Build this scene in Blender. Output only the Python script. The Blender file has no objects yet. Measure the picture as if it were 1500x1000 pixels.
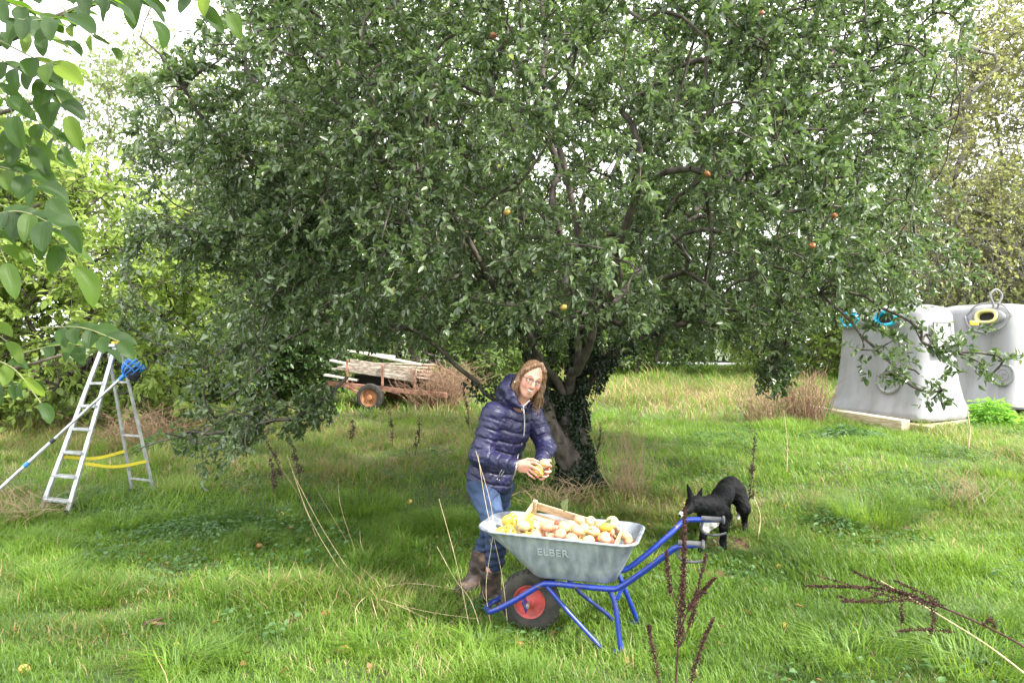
import bpy, bmesh, math, random
import numpy as np
from mathutils import Vector, Matrix

random.seed(7)
rng = np.random.default_rng(11)
sc = bpy.context.scene
COL = sc.collection
R = math.radians

# ------------------------------------------------------------------ camera, world, sun, exposure
CAM_H = 1.70
cd = bpy.data.cameras.new('camera')
cd.lens = 26.4; cd.sensor_width = 36; cd.clip_start = 0.05; cd.clip_end = 3000
cam = bpy.data.objects.new('camera', cd); COL.objects.link(cam)
cam.location = (0, 0, CAM_H); cam.rotation_euler = (R(90), 0, 0)
sc.camera = cam

SUN_EL = 47.0
SUN_H = np.array([0.88, -0.48]); SUN_H = SUN_H / np.linalg.norm(SUN_H)
sun_dir = Vector((SUN_H[0]*math.cos(R(SUN_EL)), SUN_H[1]*math.cos(R(SUN_EL)), math.sin(R(SUN_EL))))
sd = bpy.data.lights.new('sun', 'SUN'); sd.energy = 4.0; sd.angle = R(2.0); sd.color = (1.0, 0.95, 0.86)
sun = bpy.data.objects.new('sun', sd); COL.objects.link(sun)
sun.rotation_euler = (-sun_dir).to_track_quat('-Z', 'Y').to_euler()

w = bpy.data.worlds.new('World'); sc.world = w; w.use_nodes = True
nt = w.node_tree; nt.nodes.clear()
o_ = nt.nodes.new('ShaderNodeOutputWorld'); bg = nt.nodes.new('ShaderNodeBackground')
sky = nt.nodes.new('ShaderNodeTexSky'); sky.sky_type = 'NISHITA'; sky.sun_disc = False
sky.sun_elevation = R(SUN_EL); sky.sun_rotation = math.atan2(SUN_H[0], SUN_H[1])
tc = nt.nodes.new('ShaderNodeTexCoord'); mp = nt.nodes.new('ShaderNodeMapping'); mp.inputs['Scale'].default_value = (1, 1, 2.2)
nz = nt.nodes.new('ShaderNodeTexNoise'); nz.inputs['Scale'].default_value = 1.6; nz.inputs['Detail'].default_value = 6
rp = nt.nodes.new('ShaderNodeValToRGB'); rp.color_ramp.elements[0].position = .30; rp.color_ramp.elements[1].position = .55
rp.color_ramp.elements[0].color = (.55, .55, .55, 1); rp.color_ramp.elements[1].color = (1, 1, 1, 1)
mx = nt.nodes.new('ShaderNodeMix'); mx.data_type = 'RGBA'
mx.inputs['B'].default_value = (11.5, 11.6, 11.9, 1)
nt.links.new(tc.outputs['Generated'], mp.inputs['Vector']); nt.links.new(mp.outputs['Vector'], nz.inputs['Vector'])
nt.links.new(nz.outputs['Fac'], rp.inputs['Fac']); nt.links.new(rp.outputs['Color'], mx.inputs['Factor'])
nt.links.new(sky.outputs['Color'], mx.inputs['A']); nt.links.new(mx.outputs['Result'], bg.inputs['Color'])
nt.links.new(bg.outputs['Background'], o_.inputs['Surface']); bg.inputs['Strength'].default_value = 0.13

sc.view_settings.view_transform = 'Standard'; sc.view_settings.look = 'None'
sc.view_settings.exposure = 1.40; sc.view_settings.gamma = 1
try:
    sc.cycles.max_bounces = 8; sc.cycles.transparent_max_bounces = 8
    sc.cycles.diffuse_bounces = 4; sc.cycles.glossy_bounces = 2; sc.cycles.transmission_bounces = 5
    sc.cycles.use_denoising = True
    sc.cycles.use_adaptive_sampling = True
except Exception: pass

F = 1100.0
def at(px, py, Y):
    """point seen at photo pixel (px,py) at distance Y"""
    return np.array([(px-750)/F*Y, Y, CAM_H-(py-500)/F*Y])

# ------------------------------------------------------------------ terrain height
def vnoise(x, y, s, seed=0):
    x = np.asarray(x, float)/s; y = np.asarray(y, float)/s
    xi = np.floor(x).astype(int); yi = np.floor(y).astype(int); fx = x-xi; fy = y-yi
    fx = fx*fx*(3-2*fx); fy = fy*fy*(3-2*fy)
    def h(a, b):
        n = (a*374761393 + b*668265263 + seed*1442695041) & 0x7fffffff
        n = ((n ^ (n >> 13))*1274126177) & 0x7fffffff
        return ((n ^ (n >> 16)) & 0xffff)/65535.0
    return (h(xi, yi)*(1-fx)+h(xi+1, yi)*fx)*(1-fy)+(h(xi, yi+1)*(1-fx)+h(xi+1, yi+1)*fx)*fy
def gz(x, y):
    x = np.asarray(x, float); y = np.asarray(y, float)
    t = np.clip((y-5)/20.0, 0, 1)
    g = 0.8*t + 0.03*(vnoise(x, y, 1.3, 3)-.5) + .018*(vnoise(x, y, .45, 5)-.5)
    g = g - .03*np.exp(-((x-.1)**2+(y-4.6)**2)/1.0)
    return g

# ------------------------------------------------------------------ object helpers
def setp(o, label=None, cat=None, group=None, kind=None):
    if label: o['label'] = label
    if cat: o['category'] = cat
    if group: o['group'] = group
    if kind: o['kind'] = kind
    return o
def empty(name, loc=(0, 0, 0), label=None, cat=None, group=None, rz=0):
    o = bpy.data.objects.new(name, None); COL.objects.link(o); o.empty_display_size = .1
    o.location = loc; o.rotation_euler = (0, 0, rz)
    return setp(o, label, cat, group)
def copy_tree(o, parent=None):
    c = o.copy(); COL.objects.link(c); c.parent = parent
    for ch in list(o.children): copy_tree(ch, c)
    return c
def mesh_np(name, verts, polys, mats=None, parent=None, smooth=False, attrs=None, midx=None, uvs=None):
    """verts (N,3); polys list of int arrays (M,k)"""
    me = bpy.data.meshes.new(name)
    verts = np.asarray(verts, np.float32)
    if not isinstance(polys, list): polys = [polys]
    polys = [np.asarray(p, np.int32) for p in polys if len(p)]
    loops = np.concatenate([p.ravel() for p in polys])
    tot = np.concatenate([np.full(len(p), p.shape[1], np.int32) for p in polys])
    start = np.concatenate([[0], np.cumsum(tot)[:-1]]).astype(np.int32)
    me.vertices.add(len(verts)); me.vertices.foreach_set('co', verts.ravel())
    me.loops.add(len(loops)); me.loops.foreach_set('vertex_index', loops)
    me.polygons.add(len(tot)); me.polygons.foreach_set('loop_start', start); me.polygons.foreach_set('loop_total', tot)
    if midx is not None: me.polygons.foreach_set('material_index', np.asarray(midx, np.int32))
    if smooth: me.polygons.foreach_set('use_smooth', np.ones(len(tot), bool))
    if attrs:
        for k, v in attrs.items():
            a = me.attributes.new(k, 'FLOAT', 'POINT'); a.data.foreach_set('value', np.asarray(v, np.float32))
    me.update(calc_edges=True); me.validate()
    if mats is not None:
        for m in (mats if isinstance(mats, (list, tuple)) else [mats]): me.materials.append(m)
    o = bpy.data.objects.new(name, me); COL.objects.link(o)
    if parent is not None: o.parent = parent
    return o
def local(parent):
    return np.array(parent.location)

class MB:
    """collects plain shapes into one mesh"""
    def __init__(s): s.v = []; s.q = []; s.n = 0; s.t = []; s.ng = []
    def add(s, v, faces):
        v = np.asarray(v, float); s.v.append(v)
        for f in faces: s.ng.append([i+s.n for i in f])
        s.n += len(v)
    def box(s, c, size, M=None, bev=0.0):
        c = np.asarray(c, float); hx, hy, hz = [d/2 for d in size]
        b = min(bev, hx*.6, hy*.6, hz*.6)
        if M is None: M = np.eye(3)
        if b <= 0:
            v = np.array([[x*hx, y*hy, z*hz] for x in (-1, 1) for y in (-1, 1) for z in (-1, 1)])
            s.add(v@np.asarray(M).T+c, [(0, 1, 3, 2), (4, 6, 7, 5), (0, 4, 5, 1), (2, 3, 7, 6), (0, 2, 6, 4), (1, 5, 7, 3)])
            return
        bm = bmesh.new(); bmesh.ops.create_cube(bm, size=1)
        for vv in bm.verts: vv.co = Vector((vv.co.x*2*hx, vv.co.y*2*hy, vv.co.z*2*hz))
        bmesh.ops.bevel(bm, geom=list(bm.edges), offset=b, segments=2, affect='EDGES', profile=.5)
        bm.verts.index_update()
        v = np.array([list(q.co) for q in bm.verts]); f = [[q.index for q in p.verts] for p in bm.faces]
        bm.free(); s.add(v@np.asarray(M).T+c, f)
    def bar(s, p, q, wx, wy, up=(0, 0, 1), bev=0.0):
        p = np.asarray(p, float); q = np.asarray(q, float); d = q-p; L = np.linalg.norm(d); d = d/L
        u = np.asarray(up, float); sx = np.cross(d, u)
        if np.linalg.norm(sx) < 1e-4: sx = np.cross(d, (1, 0, 0))
        sx /= np.linalg.norm(sx); sy = np.cross(sx, d)
        s.box((p+q)/2, (wx, wy, L), np.stack([sx, sy, d], 1), bev)
    def tube(s, pts, rad, n=10, caps=True):
        pts = np.asarray(pts, float); k = len(pts)
        rad = np.full(k, rad, float) if np.isscalar(rad) else np.asarray(rad, float)
        if len(rad) != k: rad = np.interp(np.linspace(0, 1, k), np.linspace(0, 1, len(rad)), rad)
        T = np.gradient(pts, axis=0); T /= np.linalg.norm(T, axis=1)[:, None]+1e-12
        a = np.array([0, 0, 1.]) if abs(T[0, 2]) < .9 else np.array([1., 0, 0])
        N = np.cross(T[0], a); N /= np.linalg.norm(N)
        ang = np.arange(n)/n*2*math.pi; V = []
        for i in range(k):
            N = N-T[i]*np.dot(N, T[i]); N /= np.linalg.norm(N)+1e-12; B = np.cross(T[i], N)
            V.append(pts[i]+rad[i]*(np.cos(ang)[:, None]*N+np.sin(ang)[:, None]*B))
        V = np.concatenate(V); fs = []
        for i in range(k-1):
            for j in range(n):
                j2 = (j+1) % n; fs.append((i*n+j, i*n+j2, (i+1)*n+j2, (i+1)*n+j))
        if caps: fs.append(tuple(range(n))[::-1]); fs.append(tuple((k-1)*n+j for j in range(n)))
        s.add(V, fs)
    def ring(s, c, ax, r, rt, n=28, m=8, sx=1.0, sy=1.0, up=(0, 0, 1)):
        ax = np.asarray(ax, float); ax /= np.linalg.norm(ax); u = np.asarray(up, float)
        X = np.cross(u, ax)
        if np.linalg.norm(X) < 1e-3: X = np.cross((1, 0, 0), ax)
        X /= np.linalg.norm(X); Y = np.cross(ax, X); V = []
        for i in range(n):
            a = i/n*2*math.pi; rad = np.cos(a)*X*sx+np.sin(a)*Y*sy; rn = rad/np.linalg.norm(rad)
            for j in range(m):
                b = j/m*2*math.pi; V.append(np.asarray(c)+rad*r+rn*rt*math.cos(b)+ax*rt*math.sin(b))
        fs = [(i*m+j, ((i+1) % n)*m+j, ((i+1) % n)*m+(j+1) % m, i*m+(j+1) % m) for i in range(n) for j in range(m)]
        s.add(V, fs)
    def lathe(s, c, ax, prof, n=32, up=(0, 0, 1)):
        """prof list of (axial, radius)"""
        ax = np.asarray(ax, float); ax /= np.linalg.norm(ax)
        X = np.cross(np.asarray(up, float), ax)
        if np.linalg.norm(X) < 1e-3: X = np.cross((1, 0, 0), ax)
        X /= np.linalg.norm(X); Y = np.cross(ax, X); V = []; k = len(prof)
        for (h, r) in prof:
            for j in range(n):
                a = j/n*2*math.pi; V.append(np.asarray(c)+ax*h+r*(math.cos(a)*X+math.sin(a)*Y))
        fs = [(i*n+j, i*n+(j+1) % n, (i+1)*n+(j+1) % n, (i+1)*n+j) for i in range(k-1) for j in range(n)]
        s.add(V, fs)
    def disc(s, pts): s.add(pts, [tuple(range(len(pts)))])
    def build(s, name, mat, parent=None, smooth=False, off=None):
        V = np.concatenate(s.v)
        if off is not None: V = V-np.asarray(off)
        me = bpy.data.meshes.new(name); me.from_pydata([tuple(v) for v in V], [], s.ng); me.update()
        bm = bmesh.new(); bm.from_mesh(me); bmesh.ops.recalc_face_normals(bm, faces=bm.faces); bm.to_mesh(me); bm.free()
        me.materials.append(mat)
        o = bpy.data.objects.new(name, me); COL.objects.link(o)
        if parent is not None: o.parent = parent
        if smooth:
            me.polygons.foreach_set('use_smooth', np.ones(len(me.polygons), bool))
            try: me.set_sharp_from_angle(angle=R(50))
            except Exception: pass
        return o

def spline(pts, n):
    """Catmull-Rom through pts"""
    P = np.asarray(pts, float); P = np.vstack([2*P[0]-P[1], P, 2*P[-1]-P[-2]]); k = len(P)-3; out = []
    for i in range(k):
        m = max(2, int(round(n/k)))
        for t in np.linspace(0, 1, m, endpoint=(i == k-1)):
            a, b, c, d = P[i], P[i+1], P[i+2], P[i+3]
            out.append(.5*((2*b)+(-a+c)*t+(2*a-5*b+4*c-d)*t*t+(-a+3*b-3*c+d)*t**3))
    return np.array(out)

# ------------------------------------------------------------------ materials
def new_mat(name):
    m = bpy.data.materials.new(name); m.use_nodes = True; nt = m.node_tree
    return m, nt, nt.nodes['Principled BSDF'], nt.nodes['Material Output']
def N(nt, t, **kw):
    n = nt.nodes.new(t)
    for k, v in kw.items():
        if k in n.inputs: n.inputs[k].default_value = v
        else: setattr(n, k, v)
    return n
def c4(c): return (c[0], c[1], c[2], 1)
def mixc(nt, fac, a, b):
    m = nt.nodes.new('ShaderNodeMix'); m.data_type = 'RGBA'
    for key, val in (('Factor', fac), ('A', a), ('B', b)):
        if hasattr(val, 'links') or hasattr(val, 'is_output'): nt.links.new(val, m.inputs[key])
        elif key == 'Factor': m.inputs[0].default_value = val
        else: m.inputs[key].default_value = c4(val)
    return m.outputs['Result']
def ramp(nt, src, stops):
    r = nt.nodes.new('ShaderNodeValToRGB'); cr = r.color_ramp
    while len(cr.elements) < len(stops): cr.elements.new(.5)
    for e, (p, c) in zip(cr.elements, stops):
        e.position = p; e.color = c4(c) if not np.isscalar(c) else (c, c, c, 1)
    nt.links.new(src, r.inputs['Fac']); return r.outputs['Color']
def noise(nt, scale, detail=4, vec=None, rough=.55, obj=True):
    n = nt.nodes.new('ShaderNodeTexNoise'); n.inputs['Scale'].default_value = scale
    n.inputs['Detail'].default_value = detail; n.inputs['Roughness'].default_value = rough
    if vec is None:
        t = nt.nodes.new('ShaderNodeTexCoord'); vec = t.outputs['Object']
    nt.links.new(vec, n.inputs['Vector']); return n.outputs['Fac']
def bump(nt, bs, h, strength=.4, dist=.01):
    b = nt.nodes.new('ShaderNodeBump'); b.inputs['Strength'].default_value = strength; b.inputs['Distance'].default_value = dist
    nt.links.new(h, b.inputs['Height']); nt.links.new(b.outputs['Normal'], bs.inputs['Normal'])
def mat_noise(name, c1, c2, scale=8, rough=.7, metal=0.0, bmp=.3, bdist=.005, detail=5, lo=.35, hi=.65, spec=.5, stretch=None, sss=0):
    m, nt, bs, out = new_mat(name)
    vec = None
    if stretch:
        t = nt.nodes.new('ShaderNodeTexCoord'); mpp = nt.nodes.new('ShaderNodeMapping'); mpp.inputs['Scale'].default_value = stretch
        nt.links.new(t.outputs['Object'], mpp.inputs['Vector']); vec = mpp.outputs['Vector']
    n = noise(nt, scale, detail, vec)
    nt.links.new(ramp(nt, n, [(lo, c1), (hi, c2)]), bs.inputs['Base Color'])
    bs.inputs['Roughness'].default_value = rough; bs.inputs['Metallic'].default_value = metal
    bs.inputs['Specular IOR Level'].default_value = spec
    if sss: bs.inputs['Subsurface Weight'].default_value = sss; bs.inputs['Subsurface Radius'].default_value = (.02, .008, .005)
    if bmp: bump(nt, bs, noise(nt, scale*3, 4, vec), bmp, bdist)
    return m
def mat_leaf(name, dark, light, trans, tfac=.35, rough=.45, spec=.4, extra=None):
    """colour from point attribute tint (0..1); extra = colour at tint>0.97 (yellowing leaves)"""
    m, nt, bs, out = new_mat(name)
    a = nt.nodes.new('ShaderNodeAttribute'); a.attribute_name = 'tint'
    stops = [(0, dark), (.9, light)]
    if extra is not None: stops = [(0, dark), (.94, light), (.975, extra)]
    col = ramp(nt, a.outputs['Fac'], stops)
    nt.links.new(col, bs.inputs['Base Color']); bs.inputs['Roughness'].default_value = rough
    bs.inputs['Specular IOR Level'].default_value = spec
    tr = nt.nodes.new('ShaderNodeBsdfTranslucent')
    tm = nt.nodes.new('ShaderNodeMix'); tm.data_type = 'RGBA'; tm.blend_type = 'MULTIPLY'; tm.inputs[0].default_value = 0.0
    tcol = mixc(nt, .75, col, trans); nt.links.new(tcol, tr.inputs['Color'])
    ms = nt.nodes.new('ShaderNodeMixShader'); ms.inputs['Fac'].default_value = tfac
    nt.links.new(bs.outputs['BSDF'], ms.inputs[1]); nt.links.new(tr.outputs['BSDF'], ms.inputs[2])
    nt.links.new(ms.outputs['Shader'], out.inputs['Surface'])
    return m
def mat_flat(name, c, rough=.5, metal=0, spec=.5, coat=0):
    m, nt, bs, out = new_mat(name); bs.inputs['Base Color'].default_value = c4(c)
    bs.inputs['Roughness'].default_value = rough; bs.inputs['Metallic'].default_value = metal
    bs.inputs['Specular IOR Level'].default_value = spec; bs.inputs['Coat Weight'].default_value = coat
    return m

# ------------------------------------------------------------------ leaf, blade and branch batches
def unit(v): return v/(np.linalg.norm(v, axis=-1, keepdims=True)+1e-9)
def leaf_batch(P, D, U, L, W, fold=.18, droop=.15):
    """6-vertex folded leaves; returns verts, quads"""
    n = len(P); D = unit(D); S = unit(np.cross(D, U)); U2 = np.cross(S, D)
    L = np.broadcast_to(np.asarray(L, float), (n,))[:, None]; W = np.broadcast_to(np.asarray(W, float), (n,))[:, None]
    V = np.empty((n, 6, 3))
    V[:, 0] = P
    V[:, 1] = P+D*L*.32-S*W*.5+U2*W*fold; V[:, 2] = P+D*L*.70-S*W*.38+U2*(W*fold-L*droop*.4)
    V[:, 3] = P+D*L-U2*L*droop
    V[:, 4] = P+D*L*.70+S*W*.38+U2*(W*fold-L*droop*.4); V[:, 5] = P+D*L*.32+S*W*.5+U2*W*fold
    b = (np.arange(n)*6)[:, None]
    return V.reshape(-1, 3), np.concatenate([b+np.array([0, 1, 2, 3]), b+np.array([0, 3, 4, 5])])
def seg_batch(A, B, ra, rb, n=5):
    A = np.asarray(A); B = np.asarray(B); k = len(A); d = unit(B-A)
    ref = np.where(np.abs(d[:, 2:3]) < .9, np.array([[0, 0, 1.]]), np.array([[1., 0, 0]]))
    X = unit(np.cross(d, ref)); Y = np.cross(d, X); a = np.arange(n)/n*2*np.pi
    rad = np.cos(a)[None, :, None]*X[:, None]+np.sin(a)[None, :, None]*Y[:, None]
    V = np.concatenate([A[:, None]+rad*np.asarray(ra)[:, None, None], B[:, None]+rad*np.asarray(rb)[:, None, None]], 1)
    b = (np.arange(k)*2*n)[:, None]; j = np.arange(n); j2 = (j+1) % n
    q = np.stack([j, j2, j2+n, j+n], 1)
    return V.reshape(-1, 3), (b[:, :, None]+q[None]).reshape(-1, 4)
def blade_batch(P, az, lean, H, W, curl=.5):
    """grass blades: two quads and a tip"""
    n = len(P); h = np.stack([np.cos(az), np.sin(az), 0*az], 1); s = np.stack([-np.sin(az), np.cos(az), 0*az], 1)
    H = H[:, None]; W = W[:, None]; lean = lean[:, None]; curl = np.broadcast_to(curl, (n,))[:, None]
    up = np.array([[0, 0, 1.]])
    V = np.empty((n, 5, 3))
    m = P+up*H*.55+h*H*lean*.45
    V[:, 0] = P-s*W*.5; V[:, 1] = P+s*W*.5; V[:, 2] = m+s*W*.42; V[:, 3] = m-s*W*.42
    V[:, 4] = m+h*H*(lean*.6+curl*.35)+up*H*(.45-curl*.3)
    b = (np.arange(n)*5)[:, None]
    return V.reshape(-1, 3), b+np.array([0, 1, 2, 3]), b+np.array([3, 2, 4])
# ================================================================== GROUND
def graded(lo, hi, fine_lo, fine_hi, step, grow=1.18):
    a = list(np.arange(fine_lo, fine_hi+1e-6, step)); s = step
    while a[-1] < hi: s *= grow; a.append(a[-1]+s)
    s = step
    while a[0] > lo: s *= grow; a.insert(0, a[0]-s)
    return np.array(a)
gx = graded(-600, 600, -12, 14, .16); gy = graded(-60, 1200, 1.5, 22, .16)
X, Y = np.meshgrid(gx, gy); Z = gz(X, Y)
nx, ny = len(gx), len(gy); idx = np.arange(nx*ny).reshape(ny, nx)
q = np.stack([idx[:-1, :-1], idx[:-1, 1:], idx[1:, 1:], idx[1:, :-1]], -1).reshape(-1, 4)
def dryness(x, y):
    d = .13+.62*(vnoise(x, y, 1.7, 21)-.42)+.40*(vnoise(x, y, .5, 22)-.5)
    def blob(cx, cy, rx, ry, a): return a*np.exp(-(((x-cx)/rx)**2+((y-cy)/ry)**2))
    d = d+blob(-6.3, 12, 3.0, 1.8, .75)+blob(-5.4, 7.3, .8, .6, .7)+blob(4.0, 16.5, 4.0, 3.0, .5)+blob(-1.2, 10.5, 2.2, 1.6, .35)+blob(-3.0, 4.2, 1.2, .35, .3)+blob(-4.4, 9.4, 1.6, .8, .35)
    d = d+blob(.9, 7.8, .8, .7, .45)+blob(-2.7, 5.2, 1.3, .5, .22)+blob(-.9, 5.0, .6, .5, .25)+blob(3.4, 5.9, .8, .3, .3)+blob(6.5, 9.5, 1.2, 1.2, .25)
    d = d*np.where(y < 6.5, .62, 1.0)-.03
    return np.clip(d, 0, 1)
dryness_fn = dryness
m_soil, nt_, bs_, out_ = new_mat('soil')
att = nt_.nodes.new('ShaderNodeAttribute'); att.attribute_name = 'dry'
nn = noise(nt_, 9, 6)
ga = ramp(nt_, nn, [(.3, (.022, .042, .010)), (.55, (.040, .078, .016)), (.75, (.065, .085, .028))])
gb = ramp(nt_, nn, [(.3, (.10, .075, .04)), (.7, (.24, .19, .10))])
nt_.links.new(mixc(nt_, att.outputs['Fac'], ga, gb), bs_.inputs['Base Color']); bs_.inputs['Roughness'].default_value = .95
bump(nt_, bs_, noise(nt_, 40, 5), .6, .02)
ground = mesh_np('ground', np.stack([X.ravel(), Y.ravel(), Z.ravel()], 1), q, m_soil, smooth=True, attrs={'dry': dryness(X.ravel(), Y.ravel())})
setp(ground, 'grassy orchard ground rising gently towards the back', 'ground', kind='structure')

# road: a pale strip crossing behind the bins
m_road = mat_noise('asphalt', (.33, .33, .35), (.46, .46, .48), 3, .9, bmp=.3)
rp0 = np.array([-2.0, 33.0]); rp1 = np.array([26.0, 20.5]); rd = (rp1-rp0)/np.linalg.norm(rp1-rp0); rn = np.array([-rd[1], rd[0]])
tt = np.linspace(-10, 70, 120); V = []
for t in tt:
    for s in np.linspace(-1.9, 1.9, 7):
        p = rp0+rd*t+rn*s; V.append([p[0], p[1], float(gz(p[0], p[1]))+.05])
ii = np.arange(120*7).reshape(120, 7)
road = mesh_np('road', V, np.stack([ii[:-1, :-1], ii[:-1, 1:], ii[1:, 1:], ii[1:, :-1]], -1).reshape(-1, 4), m_road, smooth=True)
setp(road, 'pale grey lane crossing behind the orchard', 'road', kind='structure')

# ================================================================== GRASS
m_grass = mat_leaf('grass_blade', (.052, .108, .014), (.185, .315, .038), (.31, .50, .05), .42, .45, .4)
m_straw = mat_leaf('dry_blade', (.22, .155, .07), (.46, .37, .20), (.6, .48, .25), .3, .7, .2)
def in_view(x, y, mar=.5): return (np.abs(x) < .69*y+mar)
def make_blades(n, y0, y1, hmin, hmax, wid, tall=1.0):
    u = rng.random(n); y = np.sqrt(y0*y0+u*(y1*y1-y0*y0)); x = (rng.random(n)*2-1)*(.70*y+.5)
    cl = vnoise(x, y, .22, 31)*.6+vnoise(x, y, .8, 32)*.4
    keep = rng.random(n) < .50+.8*cl
    keep &= ~((np.abs((x-rp0[0])*rn[0]+(y-rp0[1])*rn[1]) < 1.95))
    dug = (((x-1.72)/.22)**2+((y-6.0)/.16)**2 < 1) | (((x-1.45)/.35)**2+((y-5.45)/.12)**2 < 1)
    keep &= ~(dug & (rng.random(n) < .80))
    x, y, cl = x[keep], y[keep], cl[keep]; n = len(x)
    dr = dryness(x, y)
    H = (hmin+(hmax-hmin)*rng.random(n)**1.6)*(.38+1.25*cl)*tall
    tuft = vnoise(x, y, .55, 44); H *= 1+1.3*np.clip(tuft-.60, 0, 1)*3.0
    H *= 1+.8*dr*(dr > .45)
    az = rng.random(n)*2*np.pi+vnoise(x, y, .3, 50)*4; lean = .25+.75*rng.random(n)
    P = np.stack([x, y, gz(x, y)-.008], 1)
    isdry = rng.random(n) < np.clip(dr*.75-.04, .015, .9)
    tint = np.clip(.02+.85*vnoise(x, y, 1.1, 61)+.35*(rng.random(n)-.5)+.5*(vnoise(x, y, .25, 62)-.5), 0, 1)
    W = wid*(.7+.6*rng.random(n))*(.8+.3*y/y1)
    return P, az, lean, H, W, isdry, tint
def grass_object(name, label, sets):
    for dry in (0, 1):
        Vs, Qs, Ts, As = [], [], [], []; o = 0
        for (P, az, lean, H, W, isdry, tint) in sets:
            k = isdry == bool(dry)
            v, q4, t3 = blade_batch(P[k], az[k], lean[k], H[k], W[k])
            Vs.append(v); Qs.append(q4+o); Ts.append(t3+o); As.append(np.repeat(tint[k], 5)); o += len(v)
        ob = mesh_np(name[dry], np.concatenate(Vs), [np.concatenate(Qs), np.concatenate(Ts)], (m_grass, m_straw)[dry], attrs={'tint': np.concatenate(As)})
        setp(ob, label[dry], ('grass', 'dry grass')[dry], kind='stuff')
sets = [make_blades(250000, 3.0, 7.0, .035, .105, .0056),
        make_blades(150000, 7.0, 13.0, .05, .13, .0075),
        make_blades(150000, 13.0, 30.0, .07, .19, .017)]
grass_object(('grass', 'dry_grass'), ('short lush green meadow grass covering the orchard floor', 'straw coloured dead grass mixed into the green meadow'), sets)
# low broad-leaved weeds (clover, nettle, dandelion) mixed in the sward
m_weed = mat_leaf('weed_leaf', (.035, .085, .022), (.10, .19, .06), (.16, .34, .05), .3, .5, .4)
n = 52000
y = np.sqrt(9+rng.random(n)*(14**2-9)); x = (rng.random(n)*2-1)*(.7*y+.4)
f = vnoise(x, y, .75, 71)+.35*np.exp(-(((x+2.6)/1.0)**2+((y-6.0)/.8)**2))+.3*np.exp(-(((x-3.3)/.8)**2+((y-7.0)/.6)**2))
k = f > .61; x, y = x[k], y[k]; n = len(x)
P = np.stack([x, y, gz(x, y)+.01+.07*rng.random(n)], 1); az = rng.random(n)*2*np.pi
D = np.stack([np.cos(az), np.sin(az), .25*rng.standard_normal(n)+.1], 1); U = np.stack([.4*rng.standard_normal(n), .4*rng.standard_normal(n), np.ones(n)], 1)
v, qd = leaf_batch(P, D, U, .022+.035*rng.random(n), .018+.02*rng.random(n), .1, .2)
setp(mesh_np('ground_weeds', v, qd, m_weed, attrs={'tint': np.repeat(rng.random(n), 6)}), 'low broad leaved weeds growing through the meadow grass', 'weeds', kind='stuff')

# ================================================================== TREES
m_bark = mat_noise('bark', (.035, .028, .022), (.13, .11, .09), 14, .9, bmp=.8, bdist=.01, stretch=(1, 1, .35))
m_bark_pale = mat_noise('pale_bark', (.10, .09, .075), (.26, .24, .21), 10, .9, bmp=.6, stretch=(1, 1, .4))
def grow(nodes, par, pts, root, wpath=.35):
    """attach attractor points one by one (nearest to root first) to the cheapest existing node"""
    N0 = len(nodes); tot = N0+len(pts); Pn = np.zeros((tot, 3)); Pn[:N0] = nodes; pr = list(par)
    pl = np.zeros(tot)
    for i in range(1, N0): pl[i] = pl[pr[i]]+np.linalg.norm(Pn[i]-Pn[pr[i]])
    d = np.linalg.norm(pts-root, axis=1); order = np.argsort(d); k = N0
    for i in order:
        p = pts[i]; dd = np.linalg.norm(Pn[:k]-p, axis=1); c = dd*1.0+wpath*pl[:k]*.35+np.where(Pn[:k, 2] > p[2]+.5, .3, 0)
        c[:min(3, N0)] += 1.5
        j = int(np.argmin(c)); Pn[k] = p; pr.append(j); pl[k] = pl[j]+dd[j]; k += 1
    return Pn, np.array(pr)
def radii(P, par, tip=.006, ex=2.35, cap=None):
    n = len(P); s = np.zeros(n); ch = np.zeros(n, int)
    for i in range(n):
        if par[i] >= 0: ch[par[i]] += 1
    order = np.argsort(-np.arange(n)); r = np.zeros(n)
    acc = np.zeros(n)
    for i in range(n-1, -1, -1):
        r[i] = max(tip, acc[i]**(1/ex)) if acc[i] > 0 else tip
        if par[i] >= 0: acc[par[i]] += r[i]**ex
    return r
def curved_segments(P, par, r, minr=0, sub=3, wob=.08, seed=1):
    g = np.random.default_rng(seed); A, B, ra, rb = [], [], [], []
    for i in range(len(P)):
        j = par[i]
        if j < 0: continue
        a, b = P[j], P[i]; L = np.linalg.norm(b-a)
        r0 = min(r[j], r[i]*1.5); r1 = r[i]; m = sub if L > .15 else 1; prev = a; pr_ = r0
        off = g.standard_normal(3)*L*wob; gp = par[j]
        tan = unit(a-P[gp])*L*.22 if gp >= 0 else np.zeros(3)
        for s in range(1, m+1):
            t = s/m; p = a+(b-a)*t+(off+tan)*math.sin(math.pi*t)*.8; rr = r0+(r1-r0)*t
            A.append(prev); B.append(p); ra.append(pr_); rb.append(rr); prev = p; pr_ = rr
    return np.array(A), np.array(B), np.array(ra), np.array(rb)
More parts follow.
